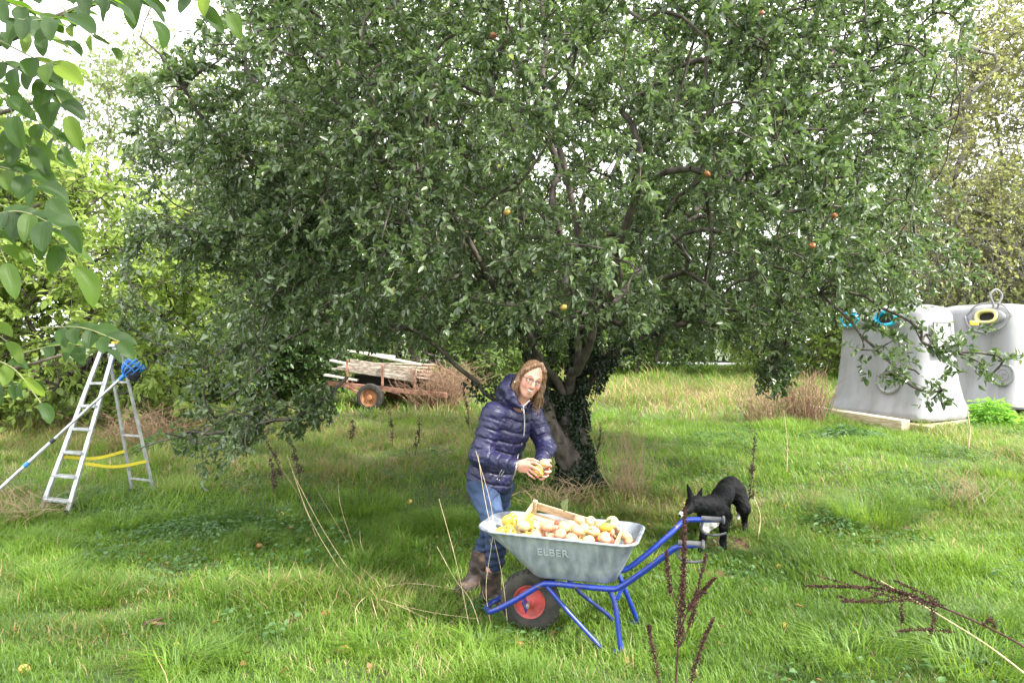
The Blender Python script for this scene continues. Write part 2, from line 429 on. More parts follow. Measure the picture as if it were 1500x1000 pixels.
def twig_leaves(nodes, outdir, g, ntw, nlf, tlen, ll, droopy=.25, up=.1, spread=.9, lw=.55, lj=.35, clump=1.0):
    """twigs at nodes each carrying nlf leaves; returns twig segs and leaf arrays"""
    k = len(nodes); T = np.repeat(np.arange(k), ntw); m = len(T)
    d = unit(outdir[T]+spread*g.standard_normal((m, 3))+np.array([0, 0, up])); L = tlen*(.5+.9*g.random(m))
    base = nodes[T]+.03*g.standard_normal((m, 3)); end = base+d*L[:, None]-np.array([0, 0, 1])*(L*droopy)[:, None]
    t = g.random((m, nlf))**.8; t[:, 0] = 1.0
    pos = base[:, None]+(end-base)[:, None]*t[..., None]; pos -= np.array([0, 0, 1])*(np.sin(t*np.pi)*-.08*L[:, None])[..., None]
    ld = d[:, None]*.6+lj*2.2*g.standard_normal((m, nlf, 3)); ld[..., 2] -= .25
    U = np.array([0, 0, 1.])+.55*g.standard_normal((m, nlf, 3))
    ln = ll*(.65+.6*g.random((m, nlf)))
    return base, end, pos.reshape(-1, 3), ld.reshape(-1, 3), U.reshape(-1, 3), ln.ravel(), (ln*lw*(.8+.4*g.random((m, nlf)))).ravel(), T

def ell_points(g, ells, n, shell=.0, pred=None):
    """random points in a union of ellipsoids (cx,cy,cz,rx,ry,rz); shell = bias to outside"""
    out = []; E = np.array(ells); vol = E[:, 3]*E[:, 4]*E[:, 5]; pr = vol/vol.sum()
    while sum(len(o) for o in out) < n:
        k = g.choice(len(E), 4000, p=pr); v = unit(g.standard_normal((4000, 3))); rr = (shell+(1-shell)*g.random(4000)**(1/3))
        p = E[k, :3]+v*rr[:, None]*E[k, 3:]
        if pred is not None: p = p[pred(p)]
        out.append(p)
    return np.concatenate(out)[:n]

# ---- the big apple tree
AT = np.array([.66, 8.05, 0.0]); AT[2] = float(gz(AT[0], AT[1]))
g = np.random.default_rng(5)
apple_tree = empty('apple_tree', AT, 'huge old spreading apple tree with dense green crown and ivy covered leaning trunk', 'tree')
def lim(pts, r0, r1): return (np.array([at(*p) for p in pts]), r0, r1)
trunk_pts = [at(850, 722, 8.05), at(846, 690, 8.05), at(838, 645, 8.1), at(833, 600, 8.1)]
LIMBS = [
    [(833, 600, 8.1), (800, 575, 8.0), (745, 592, 7.7), (700, 560, 7.4), (655, 520, 7.2), (590, 480, 7.0), (500, 470, 6.8), (400, 520, 6.7), (330, 585, 6.6)],
    [(833, 600, 8.1), (805, 560, 8.0), (780, 500, 7.9), (730, 420, 7.6), (640, 330, 7.3), (520, 230, 7.0), (400, 140, 6.8)],
    [(833, 600, 8.1), (850, 540, 8.1), (858, 470, 8.2), (850, 360, 8.2), (820, 220, 8.3), (800, 80, 8.4), (790, -60, 8.4)],
    [(833, 600, 8.1), (865, 560, 8.0), (885, 525, 7.9), (950, 492, 7.8), (1040, 475, 7.7), (1140, 440, 7.3), (1250, 430, 6.9), (1330, 480, 6.6)],
    [(850, 540, 8.1), (885, 460, 8.4), (960, 360, 8.8), (1080, 240, 9.2), (1220, 130, 9.6)],
    [(833, 600, 8.1), (845, 545, 7.6), (870, 470, 6.9), (900, 380, 6.2), (940, 270, 5.6)],
    [(833, 600, 8.1), (800, 540, 7.5), (740, 450, 6.7), (680, 340, 5.9), (600, 230, 5.4)],
    [(850, 540, 8.1), (840, 480, 8.9), (830, 400, 9.8), (800, 330, 10.8)],
    [(640, 330, 7.3), (540, 340, 6.6), (460, 316, 6.0), (390, 255, 5.7), (330, 208, 5.5), (270, 130, 5.4), (235, 80, 5.35)],
    [(540, 340, 6.6), (450, 322, 6.2), (380, 325, 6.0), (280, 345, 5.9), (200, 350, 5.8)],
    [(1080, 240, 9.2), (1150, 250, 8.0), (1250, 230, 7.0), (1340, 200, 6.5), (1400, 170, 6.4)],
    [(1140, 440, 7.3), (1200, 430, 6.2), (1260, 490, 5.6), (1310, 545, 5.3), (1380, 572, 5.2)],
    [(1200, 430, 6.2), (1290, 450, 5.6), (1350, 500, 5.3), (1400, 515, 5.2), (1470, 528, 5.15)],
    [(590, 480, 7.0), (540, 520, 6.6), (480, 580, 6.3), (400, 615, 6.1), (280, 632, 6.0)],
    [(1140, 440, 7.3), (1150, 510, 7.1), (1130, 560, 7.0)],
    [(950, 492, 7.8), (960, 530, 7.5), (965, 560, 7.4)],
    [(846, 690, 8.05), (818, 650, 7.95), (800, 605, 7.9), (790, 550, 7.85), (765, 470, 7.7), (745, 400, 7.5)],
]
nodes = [np.array(p) for p in trunk_pts]; par = [-1, 0, 1, 2]
key = {(833, 600, 8.1): 3, (846, 690, 8.05): 1}
for L in LIMBS:
    prev = key[L[0]]
    for p in L[1:]:
        if p not in key:
            nodes.append(at(*p)); par.append(prev); key[p] = len(nodes)-1
        prev = key[p]
nlimb = len(nodes)
def zlow(p):
    """underside of the crown"""
    px = 750+p[:, 0]/p[:, 1]*F
    x, y = p[:, 0], p[:, 1]
    z = np.full(len(p), 1.75)
    z = np.where(px < 430, 1.78-.32*np.clip((430-px)/70, 0, 2.2), z)       # left skirt hangs low
    z = np.where((x > 1.2) & (y < 7), 1.72-.02*x, z)
    z = np.where(px > 1130, np.clip(1.80+(px-1130)/300*.42, 1.8, 2.2)+.02*(y-5), z)
    z = np.where((np.abs(x-.6) < 1.6) & (y < 7), np.maximum(z, 1.84+.06*(y-4)), z)
    return z
def inshape(p, seed=93):
    """ragged left flank of the crown, beside the ladder and the pale trees"""
    px = 750+p[:, 0]/p[:, 1]*F; py = 500-(p[:, 2]-CAM_H)/p[:, 1]*F
    b = np.interp(py, [-200, 0, 90, 160, 220, 300, 400, 470, 530, 640], [400, 310, 225, 175, 175, 165, 165, 180, 262, 270])
    br_ = np.interp(py, [-200, 0, 200, 330, 400, 440, 480], [1500, 1440, 1385, 1400, 1440, 1500, 1700])
    return (px > b+70*(vnoise(p[:, 2]*1.0, p[:, 1], .28, seed)-.45)) & (px < br_+110*(vnoise(p[:, 2], p[:, 1], .35, seed+5)-.5))
EL = [(.5, 8.0, 4.1, 4.3, 3.9, 3.3), (-2.0, 7.3, 2.5, 2.3, 2.2, 1.6), (3.6, 7.6, 3.2, 2.5, 2.6, 1.9), (.6, 6.2, 2.9, 2.6, 2.0, 1.5), (-2.2, 6.6, 3.6, 1.8, 1.8, 1.4)]
def pred(p):
    z0 = zlow(p)+.25*(vnoise(p[:, 0], p[:, 1], .6, 90)-.5)
    k = (p[:, 2] > z0) & inshape(p)
    k &= ~((p[:, 0] > 2.4) & (g.random(len(p)) < .42))
    lump = vnoise(p[:, 0]*1.0+p[:, 2]*.7, p[:, 1]+p[:, 2]*.6, .8, 91)
    k &= g.random(len(p)) < .45+.9*lump
    pxx = 750+p[:, 0]/p[:, 1]*F; pyy = 500-(p[:, 2]-CAM_H)/p[:, 1]*F
    k &= ~((pxx < 430) & (pyy < 440) & (g.random(len(p)) < np.clip((430-pxx)/260+.25, 0, .72)))
    # top left sky gap beside the crown
    k &= ~((p[:, 0] < -.56*p[:, 1]+.1*(p[:, 2]-2) ) & (p[:, 2] > 1.9))
    return k
pa = ell_points(g, EL, 3500, .50, pred)
extra = []
for L in LIMBS[8:-1]:
    ps = spline([at(*p) for p in L], 16)
    for p in ps[3:]:
        if L is LIMBS[13]:
            for _ in range(4 if 750+p[0]/p[1]*F < 455 else 0): extra.append(p+g.standard_normal(3)*np.array([.22, .22, .15])+np.array([0, 0, .05]))
        for _ in range(1 if L is LIMBS[11] or L is LIMBS[12] else 3): extra.append(p+g.standard_normal(3)*(.07 if L is LIMBS[11] or L is LIMBS[12] else .12))
pa = np.concatenate([pa, np.array(extra)])
SPR = np.concatenate([spline([at(*p) for p in L], 16)[6:] for L in (LIMBS[11], LIMBS[12], LIMBS[14])]+[spline([at(*p) for p in LIMBS[13]], 16)[9:]])
Pn, pr = grow(np.array(nodes), par, pa, AT+np.array([0, 0, 1.]))
rr_ = radii(Pn, pr, .0055, 2.5)
rr_[:4] = [.19, .16, .145, .135]
thin = [key[p] for L in (LIMBS[11], LIMBS[12]) for p in L[1:]]
for i in range(4, nlimb): rr_[i] = max(rr_[i], .02)
for n_, k_ in enumerate(thin): rr_[k_] = .011 if n_ not in (0, 5) else .016
for p, r_ in zip(LIMBS[-1][1:], (.12, .10, .085, .07, .05)): rr_[key[p]] = r_
for i in range(4, nlimb):
    j = pr[i]; rr_[i] = min(rr_[i], rr_[j]*.9) if j >= 3 else rr_[i]
A, B, ra, rb = curved_segments(Pn, pr, rr_, sub=3, wob=.07)
_k = (ra > .02) | (B[:, 2] > zlow(B)-.55*(750+B[:, 0]/B[:, 1]*F < 405)-.1) | (np.min(np.linalg.norm(B[:, None, :]-SPR[None], axis=2), axis=1) < .2)
A, B, ra, rb = A[_k], B[_k], ra[_k], rb[_k]
big = ra > .03
_d = unit(B[big]-A[big]); v1, q1 = seg_batch(A[big]-_d*ra[big][:, None]*.30, B[big]+_d*rb[big][:, None]*.30, ra[big], rb[big], 10); v2, q2 = seg_batch(A[~big], B[~big], ra[~big], rb[~big], 4)
# trunk: buttressed tube with knobbly radius
tp = spline([np.array(p) for p in [at(854, 735, 8.05)]+trunk_pts], 24); th = np.linspace(0, 2*np.pi, 21)[:-1]; V = []
for i, p in enumerate(tp):
    f_ = i/(len(tp)-1); r = .185-.045*f_+.15*max(0, 1-f_*5)**2
    rad = r*(1+.10*np.sin(3*th+f_*2)+.06*np.sin(5*th-f_*3)+.03*np.sin(9*th+i*.7))
    V += [[p[0]+rad[j]*math.cos(th[j]), p[1]+rad[j]*math.sin(th[j]), p[2]] for j in range(20)]
ii = np.arange(len(tp)*20).reshape(len(tp), 20); qt = np.stack([ii[:-1], np.roll(ii, -1, 1)[:-1], np.roll(ii, -1, 1)[1:], ii[1:]], -1).reshape(-1, 4)
V = np.array(V); q1 = q1+len(V); q2 = q2+len(V)+len(v1)
trunk = mesh_np('trunk', np.concatenate([V, v1, v2])-AT, np.concatenate([qt, q1, q2]), m_bark, apple_tree, smooth=True)
# crown
m_apple_leaf = mat_leaf('apple_leaf', (.030, .056, .022), (.165, .225, .095), (.22, .36, .08), .28, .29, .85, extra=(.26, .30, .06))
tips = Pn[nlimb:]; cen = np.array([.6, 8.0, 3.2]); od = unit(tips-cen)
isout = rr_[nlimb:] < .03
tips = tips[isout]; od = od[isout]
# nearer side gets more, smaller twigs (it is what one sees), the far side fewer
near = tips[:, 1] < 8.4
allv, allq, allt, tw = [], [], [], []; o = 0
sparse = tips[:, 0] > 2.5
for sel, ntw, nlf, ll in ((near & ~sparse, 4, 22, .054), (near & sparse, 3, 18, .054), (~near, 4, 10, .078)):
    b_, e_, p_, d_, U_, l_, w_, T_ = twig_leaves(tips[sel], od[sel], g, ntw, nlf, .27, ll, .30, .10, .95, .50, .36)
    kp = np.ones(len(p_), bool)
    zz = zlow(p_); kp &= p_[:, 2] > zz-.5*(750+p_[:, 0]/p_[:, 1]*F < 405)-.12
    kp &= inshape(p_, 94)
    kp |= np.min(np.linalg.norm(p_[:, None, :]-SPR[None, ::2, :], axis=2), axis=1) < .20 if len(SPR) else False
    kp &= np.linalg.norm(p_-np.array([0, 0, 1.7]), axis=1) > 2.2
    # keep the figure's head clear
    kp &= ~((np.abs(p_[:, 0]-.1) < .45) & (p_[:, 1] < 5.6) & (p_[:, 2] < 1.78))
    p_, d_, U_, l_, w_ = p_[kp], d_[kp], U_[kp], l_[kp], w_[kp]
    v, qd = leaf_batch(p_, d_, U_, l_, w_, .16, .16)
    tn = np.clip(.46+.22*g.standard_normal(len(p_))+.24*g.standard_normal(len(b_))[np.repeat(np.arange(len(b_)), nlf)[kp]]+.35*(vnoise(p_[:, 0]+p_[:, 2], p_[:, 1], .9, 99)-.5), 0, .93)
    tn = np.where(g.random(len(p_)) < .006, 1.0, tn)
    allv.append(v); allq.append(qd+o); allt.append(np.repeat(tn, 6)); o += len(v)
    ke = ((e_[:, 2] > zlow(e_)-.5*(750+e_[:, 0]/e_[:, 1]*F < 405)-.12) & inshape(e_, 94)) | (np.min(np.linalg.norm(e_[:, None, :]-SPR[None, ::2, :], axis=2), axis=1) < .16)
    tw.append((b_[ke], e_[ke]))
crown = mesh_np('crown', np.concatenate(allv)-AT, np.concatenate(allq), m_apple_leaf, apple_tree, attrs={'tint': np.concatenate(allt)})
print('crown leaves', o//6)
A = np.concatenate([t[0] for t in tw]); B = np.concatenate([t[1] for t in tw])
v, qd = seg_batch(A, B, np.full(len(A), .0035), np.full(len(A), .0018), 3)
mesh_np('twigs', v-AT, qd, m_bark, apple_tree)
# ivy on the trunk and the lower limbs
m_ivy = mat_leaf('ivy_leaf', (.006, .013, .005), (.020, .040, .013), (.05, .10, .02), .15, .3, .4)
n = 22000; pp = []
paths = [(spline([np.array(p) for p in trunk_pts], 12), .165), (spline([at(*p) for p in LIMBS[2][:4]], 12), .12), (spline([at(*p) for p in LIMBS[0][:4]], 10), .13), (spline([at(*p) for p in LIMBS[3][:4]], 8), .13), (spline([at(*p) for p in LIMBS[1][:4]], 8), .13), (spline([trunk_pts[1]]+[at(*p) for p in LIMBS[-1][1:5]], 10), .085)]
wts = np.array([.48, .22, .07, .09, .06, .08])
for (ps, r), wq in zip(paths, wts):
    m = int(n*wq); k = g.random(m)*(len(ps)-1.001); i0 = k.astype(int); fr = (k-i0)[:, None]
    c = ps[i0]*(1-fr)+ps[i0+1]*fr; dd = unit(g.standard_normal((m, 3))*np.array([1, 1, .25])); rad = r*(1.0+.30*g.random(m))+.13*np.clip(1-k/3.0, 0, 1)*(r > .15)
    p = c+dd*rad[:, None]; out_d = unit(dd*.5+np.array([0, 0, -.8])+.4*g.standard_normal((m, 3)))
    pp.append((p, out_d, dd+.4*g.standard_normal((m, 3))))
p = np.concatenate([a[0] for a in pp]); d = np.concatenate([a[1] for a in pp]); u = np.concatenate([a[2] for a in pp])
# leave a bare strip of bark on the left side of the trunk, as in the photo
bare = (np.abs(p[:, 0]-(.52)) < .10) & (p[:, 1] < 8.1) & (p[:, 2] < 1.0) & (p[:, 2] > .35) & (g.random(len(p)) < .75)
bare |= (vnoise(p[:, 0]*1.5+p[:, 2]*.4, p[:, 2], .11, 12) < .36) & (g.random(len(p)) < .85)
p, d, u = p[~bare], d[~bare], u[~bare]; n = len(p)
v, qd = leaf_batch(p, d, u, .022+.024*g.random(n), .020+.018*g.random(n), .2, .2)
ivy = mesh_np('ivy', v-AT, qd, m_ivy, apple_tree, attrs={'tint': np.repeat(g.random(n), 6)})

# ---- generic leafy trees and shrubs behind
def leafy(name, label, cat, base, ells, npts, ntw, nlf, ll, mat, trunk_r=.12, group=None, seed=1, bark=None, tlen=.6, shell=.35, lw=.55, droop=.2, height_frac=.35, tint0=.5, stems=1, twigs=True, fuzz=.3):
    g = np.random.default_rng(seed); bx, by = base; bz = float(gz(bx, by)); B0 = np.array([bx, by, bz])
    root = empty(name, B0, label, cat, group)
    E = [(bx+e[0], by+e[1], bz+e[2], e[3], e[4], e[5]) for e in ells]
    pts = ell_points(g, E, npts, shell, lambda p: (p[:, 2] > bz+.1) & (g.random(len(p)) < .35+1.0*vnoise(p[:, 0]+p[:, 2]*.8, p[:, 1]-p[:, 2]*.6, .9+.25*ll*10, seed)))
    cz = np.mean([e[2] for e in ells]); nodes = []; par = []
    for s in range(stems):
        off = np.array([.25*g.standard_normal(), .25*g.standard_normal(), 0]) if stems > 1 else np.zeros(3)
        st = len(nodes); k = 4
        for i in range(k+1):
            nodes.append(B0+off*(1+i*.6)+np.array([.06*g.standard_normal()*i, .06*g.standard_normal()*i, cz*height_frac*2*i/k-(.05 if i == 0 else 0)])); par.append(-1 if i == 0 else st+i-1)
    P, pr = grow(np.array(nodes), par, pts, B0+np.array([0, 0, cz*.5]))
    r = radii(P, pr, .008, 2.4); s_ = trunk_r/max(r[0], 1e-3); r = np.where(r > .02, r*s_, r); r = np.clip(r, .006, trunk_r)
    A, B, ra, rb = curved_segments(P, pr, r, sub=2, wob=.06, seed=seed)
    v, qd = seg_batch(A, B, ra, rb, 6)
    tips = P[len(nodes):]; od = unit(tips-(B0+np.array([0, 0, cz*.8])))
    b_, e_, p_, d_, U_, l_, w_, T_ = twig_leaves(tips, od, g, ntw, nlf, tlen, ll, droop, .1, .9, lw, .4)
    if twigs:
        v2, q2 = seg_batch(b_, e_, np.full(len(b_), .007), np.full(len(b_), .004), 3); qd = np.concatenate([qd, q2+len(v)]); v = np.concatenate([v, v2])
    mesh_np('trunk', v-B0, qd, bark or m_bark, root, smooth=True)
    p_[:, 2] = np.maximum(p_[:, 2], gz(p_[:, 0], p_[:, 1])+.03)
    v, qd = leaf_batch(p_, d_, U_, l_, w_, .14, .15)
    tn = np.clip(tint0+.25*g.standard_normal(len(p_))+.5*(vnoise(p_[:, 0]+p_[:, 2], p_[:, 1]-p_[:, 2], 1.2, seed+7)-.5), 0, .93)
    mesh_np('crown', v-B0, qd, mat, root, attrs={'tint': np.repeat(tn, 6)})
    return root
m_hazel = mat_leaf('hazel_leaf', (.12, .19, .04), (.30, .40, .10), (.55, .70, .15), .44, .45, .35, extra=(.5, .42, .08))
m_pale = mat_leaf('pale_leaf', (.12, .17, .06), (.26, .33, .14), (.45, .55, .18), .42, .5, .3)
m_dark = mat_leaf('dark_leaf', (.025, .055, .016), (.07, .13, .035), (.12, .24, .04), .28, .4, .45)
m_mid = mat_leaf('mid_leaf', (.06, .11, .03), (.15, .23, .06), (.32, .48, .09), .38, .45, .4)
m_birch = mat_leaf('birch_leaf', (.16, .19, .06), (.34, .38, .15), (.55, .55, .18), .42, .5, .3)
BG = 'trees and bushes beyond the orchard'
leafy('hazel_bush', 'tall bright yellow green bush with broad leaves behind the stepladder', 'bush', (-7.3, 12.3), [(0, 0, 2.2, 2.2, 1.4, 2.3), (-1.6, .2, 2.6, 1.8, 1.4, 2.4), (1.5, 0, 1.5, 1.3, 1.1, 1.5)], 620, 5, 9, .13, m_hazel, .09, seed=21, tlen=.5, stems=5, tint0=.55)
leafy('hazel_bush', 'second bright leafy bush at the left edge beyond the dry grass', 'bush', (-10.6, 13.2), [(0, 0, 2.4, 1.9, 1.5, 2.5), (.3, .3, 4.2, 1.5, 1.3, 1.3)], 380, 5, 9, .13, m_hazel, .09, seed=22, tlen=.5, stems=4)
leafy('dark_shrub', 'low dark green shrub between the bright bush and the trailer', 'bush', (-6.3, 15.8), [(0, 0, 1.4, 2.3, 1.2, 1.5), (1.7, .4, 1.1, 1.0, 1.0, 1.1)], 420, 5, 9, .11, m_dark, .07, seed=23, tlen=.45, stems=5)
leafy('pale_tree', 'tall pale green tree rising behind the bright bush', 'tree', (-9.6, 19.5), [(0, 0, 5.2, 2.6, 2.2, 3.6), (2.3, .5, 4.2, 2.0, 1.8, 2.8)], 520, 5, 9, .12, m_pale, .16, seed=24, tlen=.8, bark=m_bark_pale)
leafy('leafy_tree', 'mid green tree at the far left, rising above the hazel bushes', 'tree', (-13.6, 18.0), [(0, 0, 4.4, 2.6, 2.2, 3.3)], 420, 5, 9, .13, m_mid, .16, seed=25, tlen=.7)
leafy('loose_tree', 'loose pale tree showing sky through its twigs beside the crown edge', 'tree', (-6.6, 20.5), [(0, 0, 4.5, 1.7, 1.6, 3.2), (.8, 0, 7.0, 1.1, 1.1, 1.6)], 300, 4, 7, .11, m_pale, .12, seed=26, tlen=.8, bark=m_bark_pale)
leafy('leafy_tree', 'tall green tree beyond the trailer, mostly hidden by the apple crown', 'tree', (-3.2, 24.0), [(0, 0, 7.4, 3.6, 2.4, 6.2)], 620, 5, 8, .16, m_mid, .2, seed=27, tlen=.9)
leafy('leafy_tree', 'tall green tree beyond the apple trunk, left of the lane', 'tree', (2.6, 27.0), [(0, 0, 7.6, 4.2, 2.4, 6.6)], 620, 5, 8, .17, m_mid, .22, seed=28, tlen=.9)
leafy('hedge_bush', 'yellow green bush over the lane seen under the crown', 'bush', (8.6, 22.5), [(0, 0, 1.5, 2.2, 1.2, 1.6), (2.2, 0, 1.6, 1.6, 1.1, 1.7)], 360, 5, 8, .13, m_hazel, .07, seed=29, tlen=.5, stems=4)
leafy('hedge_bush', 'low green bush behind the rusty trailer', 'bush', (-2.2, 19.0), [(0, 0, 1.2, 2.6, 1.0, 1.4), (-3.4, .3, 1.2, 2.0, 1.0, 1.4)], 380, 5, 8, .12, m_mid, .07, seed=30, tlen=.5, stems=5)
leafy('hedge_bush', 'low green bush behind the apple trunk at the lane side', 'bush', (3.6, 23.0), [(0, 0, 1.5, 2.6, 1.1, 1.7), (-2.6, .4, 1.3, 2.0, 1.0, 1.5)], 380, 5, 8, .13, m_mid, .07, seed=31, tlen=.5, stems=5)
leafy('birch_tree', 'tall yellowish birch with hanging fine twigs above the bins', 'tree', (12.4, 19.5), [(0, 0, 6.4, 2.2, 1.8, 4.4), (-.8, 0, 3.2, 2.2, 1.5, 2.0)], 680, 5, 8, .085, m_birch, .15, seed=32, tlen=.9, bark=m_bark_pale, droop=.7, lw=.7)
leafy('birch_tree', 'pale loose birch left of the bins, sky showing through', 'tree', (11.0, 24.0), [(0, 0, 6.5, 2.8, 1.8, 5.0)], 460, 4, 7, .10, m_pale, .14, seed=33, tlen=.9, bark=m_bark_pale, droop=.6, lw=.7)
leafy('birch_tree', 'yellowish birch at the right edge behind the second bin', 'tree', (14.2, 20.4), [(0, 0, 6.2, 2.3, 1.8, 4.8), (-.4, 0, 2.6, 2.2, 1.4, 2.0)], 720, 5, 8, .10, m_birch, .15, seed=34, tlen=.9, bark=m_bark_pale, droop=.6, lw=.7)

for (nm, lb, bs_xy, el, n_, mt_, tr_, sd_) in [
    ('far_tree', 'broad green tree behind the lane, left of the apple trunk', (-9.5, 33), [(0, 0, 4.0, 4.2, 2.2, 4.2)], 380, m_mid, .2, 51),
    ('far_tree', 'broad dark green tree behind the lane, between trunk and bins', (8.0, 34), [(0, 0, 4.2, 4.4, 2.2, 4.4)], 420, m_dark, .2, 52),
    ('far_tree', 'broad mid green tree behind the lane, straight beyond the apple trunk', (1.5, 35), [(0, 0, 3.8, 4.2, 2.2, 4.0)], 380, m_mid, .2, 53),
    ('far_tree', 'green tree behind the lane seen left of the first bin', (14.5, 31), [(0, 0, 3.6, 3.4, 2.0, 3.8)], 360, m_mid, .2, 54),
    ('far_tree', 'dark green tree filling the gap beyond the trailer', (-4.5, 30), [(0, 0, 3.6, 3.6, 2.0, 3.8)], 360, m_dark, .2, 55),
    ('far_tree', 'green tree far behind the second bin at the right', (20.5, 29), [(0, 0, 4.0, 3.6, 2.0, 4.2)], 320, m_mid, .2, 56)]:
    leafy(nm, lb, 'tree', bs_xy, el, n_, 5, 8, .19, mt_, tr_, seed=sd_, tlen=.9)
for (lb, bs_xy, el, sd_) in [('low leafy hedge bush on the far side of the lane, centre', (4.5, 37), [(0, 0, 1.2, 4.5, 1.2, 1.7)], 61), ('low leafy hedge bush on the far side of the lane, nearer the bins', (12.0, 30.5), [(0, 0, 1.2, 3.4, 1.0, 1.6)], 62), ('low leafy bush beyond the dead brambles of the trailer', (-.6, 27.0), [(0, 0, 1.3, 3.0, 1.0, 1.6)], 63)]:
    leafy('hedge_bush', lb, 'bush', bs_xy, el, 300, 5, 8, .15, m_hazel if sd_ == 62 else m_mid, .07, seed=sd_, tlen=.5, stems=5)

# scattered fallen leaves in the sward
n = 420; y = np.sqrt(12+rng.random(n)*(11**2-12)); x = (rng.random(n)*2-1)*(.7*y+.2); P = np.stack([x, y, gz(x, y)+.015+.045*rng.random(n)], 1); az = rng.random(n)*6.28
D = np.stack([np.cos(az), np.sin(az), .3*rng.standard_normal(n)], 1); U = np.stack([.5*rng.standard_normal(n), .5*rng.standard_normal(n), np.ones(n)], 1)
m_fallen = mat_leaf('fallen_leaf', (.07, .035, .018), (.26, .18, .06), (.4, .25, .05), .15, .6, .3)
v, qd = leaf_batch(P, D, U, .03+.03*rng.random(n), .018+.02*rng.random(n), .2, .25)
setp(mesh_np('fallen_leaves', v, qd, m_fallen, attrs={'tint': np.repeat(rng.random(n), 6)}), 'yellow and brown fallen leaves scattered through the meadow grass', 'fallen leaves', kind='stuff')
# ================================================================== WHEELBARROW
OB = np.array([.11, 4.50, -.035]); UB = np.array([.961, -.276, 0]); VB = np.array([.276, .961, 0])
def wb(t, s, z): return OB+UB*t+VB*s+np.array([0, 0, z])
m_blue, nt_, bs_, out_ = new_mat('blue_paint')
nt_.links.new(ramp(nt_, noise(nt_, 22, 5), [(.33, (.12, .08, .06)), (.38, (.008, .026, .21)), (.75, (.014, .042, .32))]), bs_.inputs['Base Color'])
bs_.inputs['Roughness'].default_value = .33; bs_.inputs['Coat Weight'].default_value = .25
bump(nt_, bs_, noise(nt_, 60, 3), .15, .002)
m_galv, nt_, bs_, out_ = new_mat('galvanised_steel')
t_ = nt_.nodes.new('ShaderNodeTexCoord'); mm = nt_.nodes.new('ShaderNodeMapping'); mm.inputs['Scale'].default_value = (6, 6, 1.2)
nt_.links.new(t_.outputs['Object'], mm.inputs['Vector'])
streak = noise(nt_, 3.0, 6, mm.outputs['Vector']); blotch = noise(nt_, 7, 6)
ca = ramp(nt_, blotch, [(.32, (.14, .165, .20)), (.5, (.27, .305, .355)), (.7, (.45, .48, .53))])
cb = ramp(nt_, streak, [(.38, (.17, .19, .22)), (.55, (.34, .37, .42)), (.68, (.52, .55, .60))])
vo = nt_.nodes.new('ShaderNodeTexVoronoi'); vo.inputs['Scale'].default_value = 45; nt_.links.new(t_.outputs['Object'], vo.inputs['Vector'])
nt_.links.new(mixc(nt_, .55, ca, cb), bs_.inputs['Base Color'])
bs_.inputs['Metallic'].default_value = .35
nt_.links.new(ramp(nt_, vo.outputs['Color'], [(0, .42), (1, .62)]), bs_.inputs['Roughness'])
bump(nt_, bs_, streak, .25, .006)
m_tyre = mat_noise('tyre_rubber', (.018, .018, .017), (.06, .055, .045), 12, .85, bmp=.3)
m_red = mat_noise('red_wheel', (.22, .06, .05), (.58, .07, .07), 16, .55, bmp=.15, bdist=.002)
m_grip = mat_noise('grey_grip', (.04, .04, .045), (.09, .09, .095), 20, .75)
m_steel = mat_flat('bare_steel', (.6, .6, .58), .35, .8)
barrow = empty('wheelbarrow', OB, 'galvanised wheelbarrow with blue tube frame and red wheel, loaded with apples', 'wheelbarrow')
def nw(mb, name, mat, par=barrow, smooth=True):
    return mb.build(name, mat, par, smooth, off=OB)
# tub: rounded rectangles lofted from floor to rim
def tub_ring(t0, t1, s0, s1, z0, z1, rad, n=72, front=1.0):
    """t along axis (front t0), s across (near s0); z0 at front, z1 at back"""
    pts = []; rx = rad
    cx = [(t1-rad, s1-rad, 0), (t0+rad*front, s1-rad*front, 90), (t0+rad*front, s0+rad*front, 180), (t1-rad, s0+rad, 270)]
    rs = [rad, rad*front, rad*front, rad]
    for (c, r) in zip(cx, rs):
        for k in range(n//4):
            a = R(c[2]+90*k/(n//4-1)); pts.append((c[0]+r*math.cos(a), c[1]+r*math.sin(a)))
    return np.array([wb(p[0], p[1], z1+(z0-z1)*(t1-p[0])/(t1-t0)) for p in pts])
levels = [(.06, .50, -.15, .15, .372, .372, .05), (.035, .53, -.172, .172, .385, .385, .07), (-.06, .575, -.205, .205, .475, .465, .085),
          (-.165, .615, -.233, .233, .565, .545, .095), (-.255, .645, -.252, .252, .638, .612, .10), (-.268, .650, -.258, .258, .648, .620, .105)]
rings = [tub_ring(*l, front=1.45) for l in levels]
inner = [tub_ring(l[0]+.005, l[1]-.005, l[2]+.005, l[3]-.005, l[4]+.004, l[5]+.004, l[6], front=1.45) for l in levels]
mb = MB(); n = len(rings[0])
allr = [rings[0].mean(0)[None].repeat(n, 0)*.999+rings[0]*.001]+rings+inner[::-1]+[inner[0].mean(0)[None].repeat(n, 0)*.999+inner[0]*.001]
V = np.concatenate(allr); fs = [(i*n+j, i*n+(j+1) % n, (i+1)*n+(j+1) % n, (i+1)*n+j) for i in range(len(allr)-1) for j in range(n)]
mb.add(V, fs); tub = nw(mb, 'tub', m_galv)
mb = MB(); rim = tub_ring(-.274, .656, -.264, .264, .648, .620, .108, front=1.45)
mb.tube(np.vstack([rim, rim[:2]]), .0085, 8, caps=False); r_ = nw(mb, 'rolled_rim', m_galv); r_.parent = tub
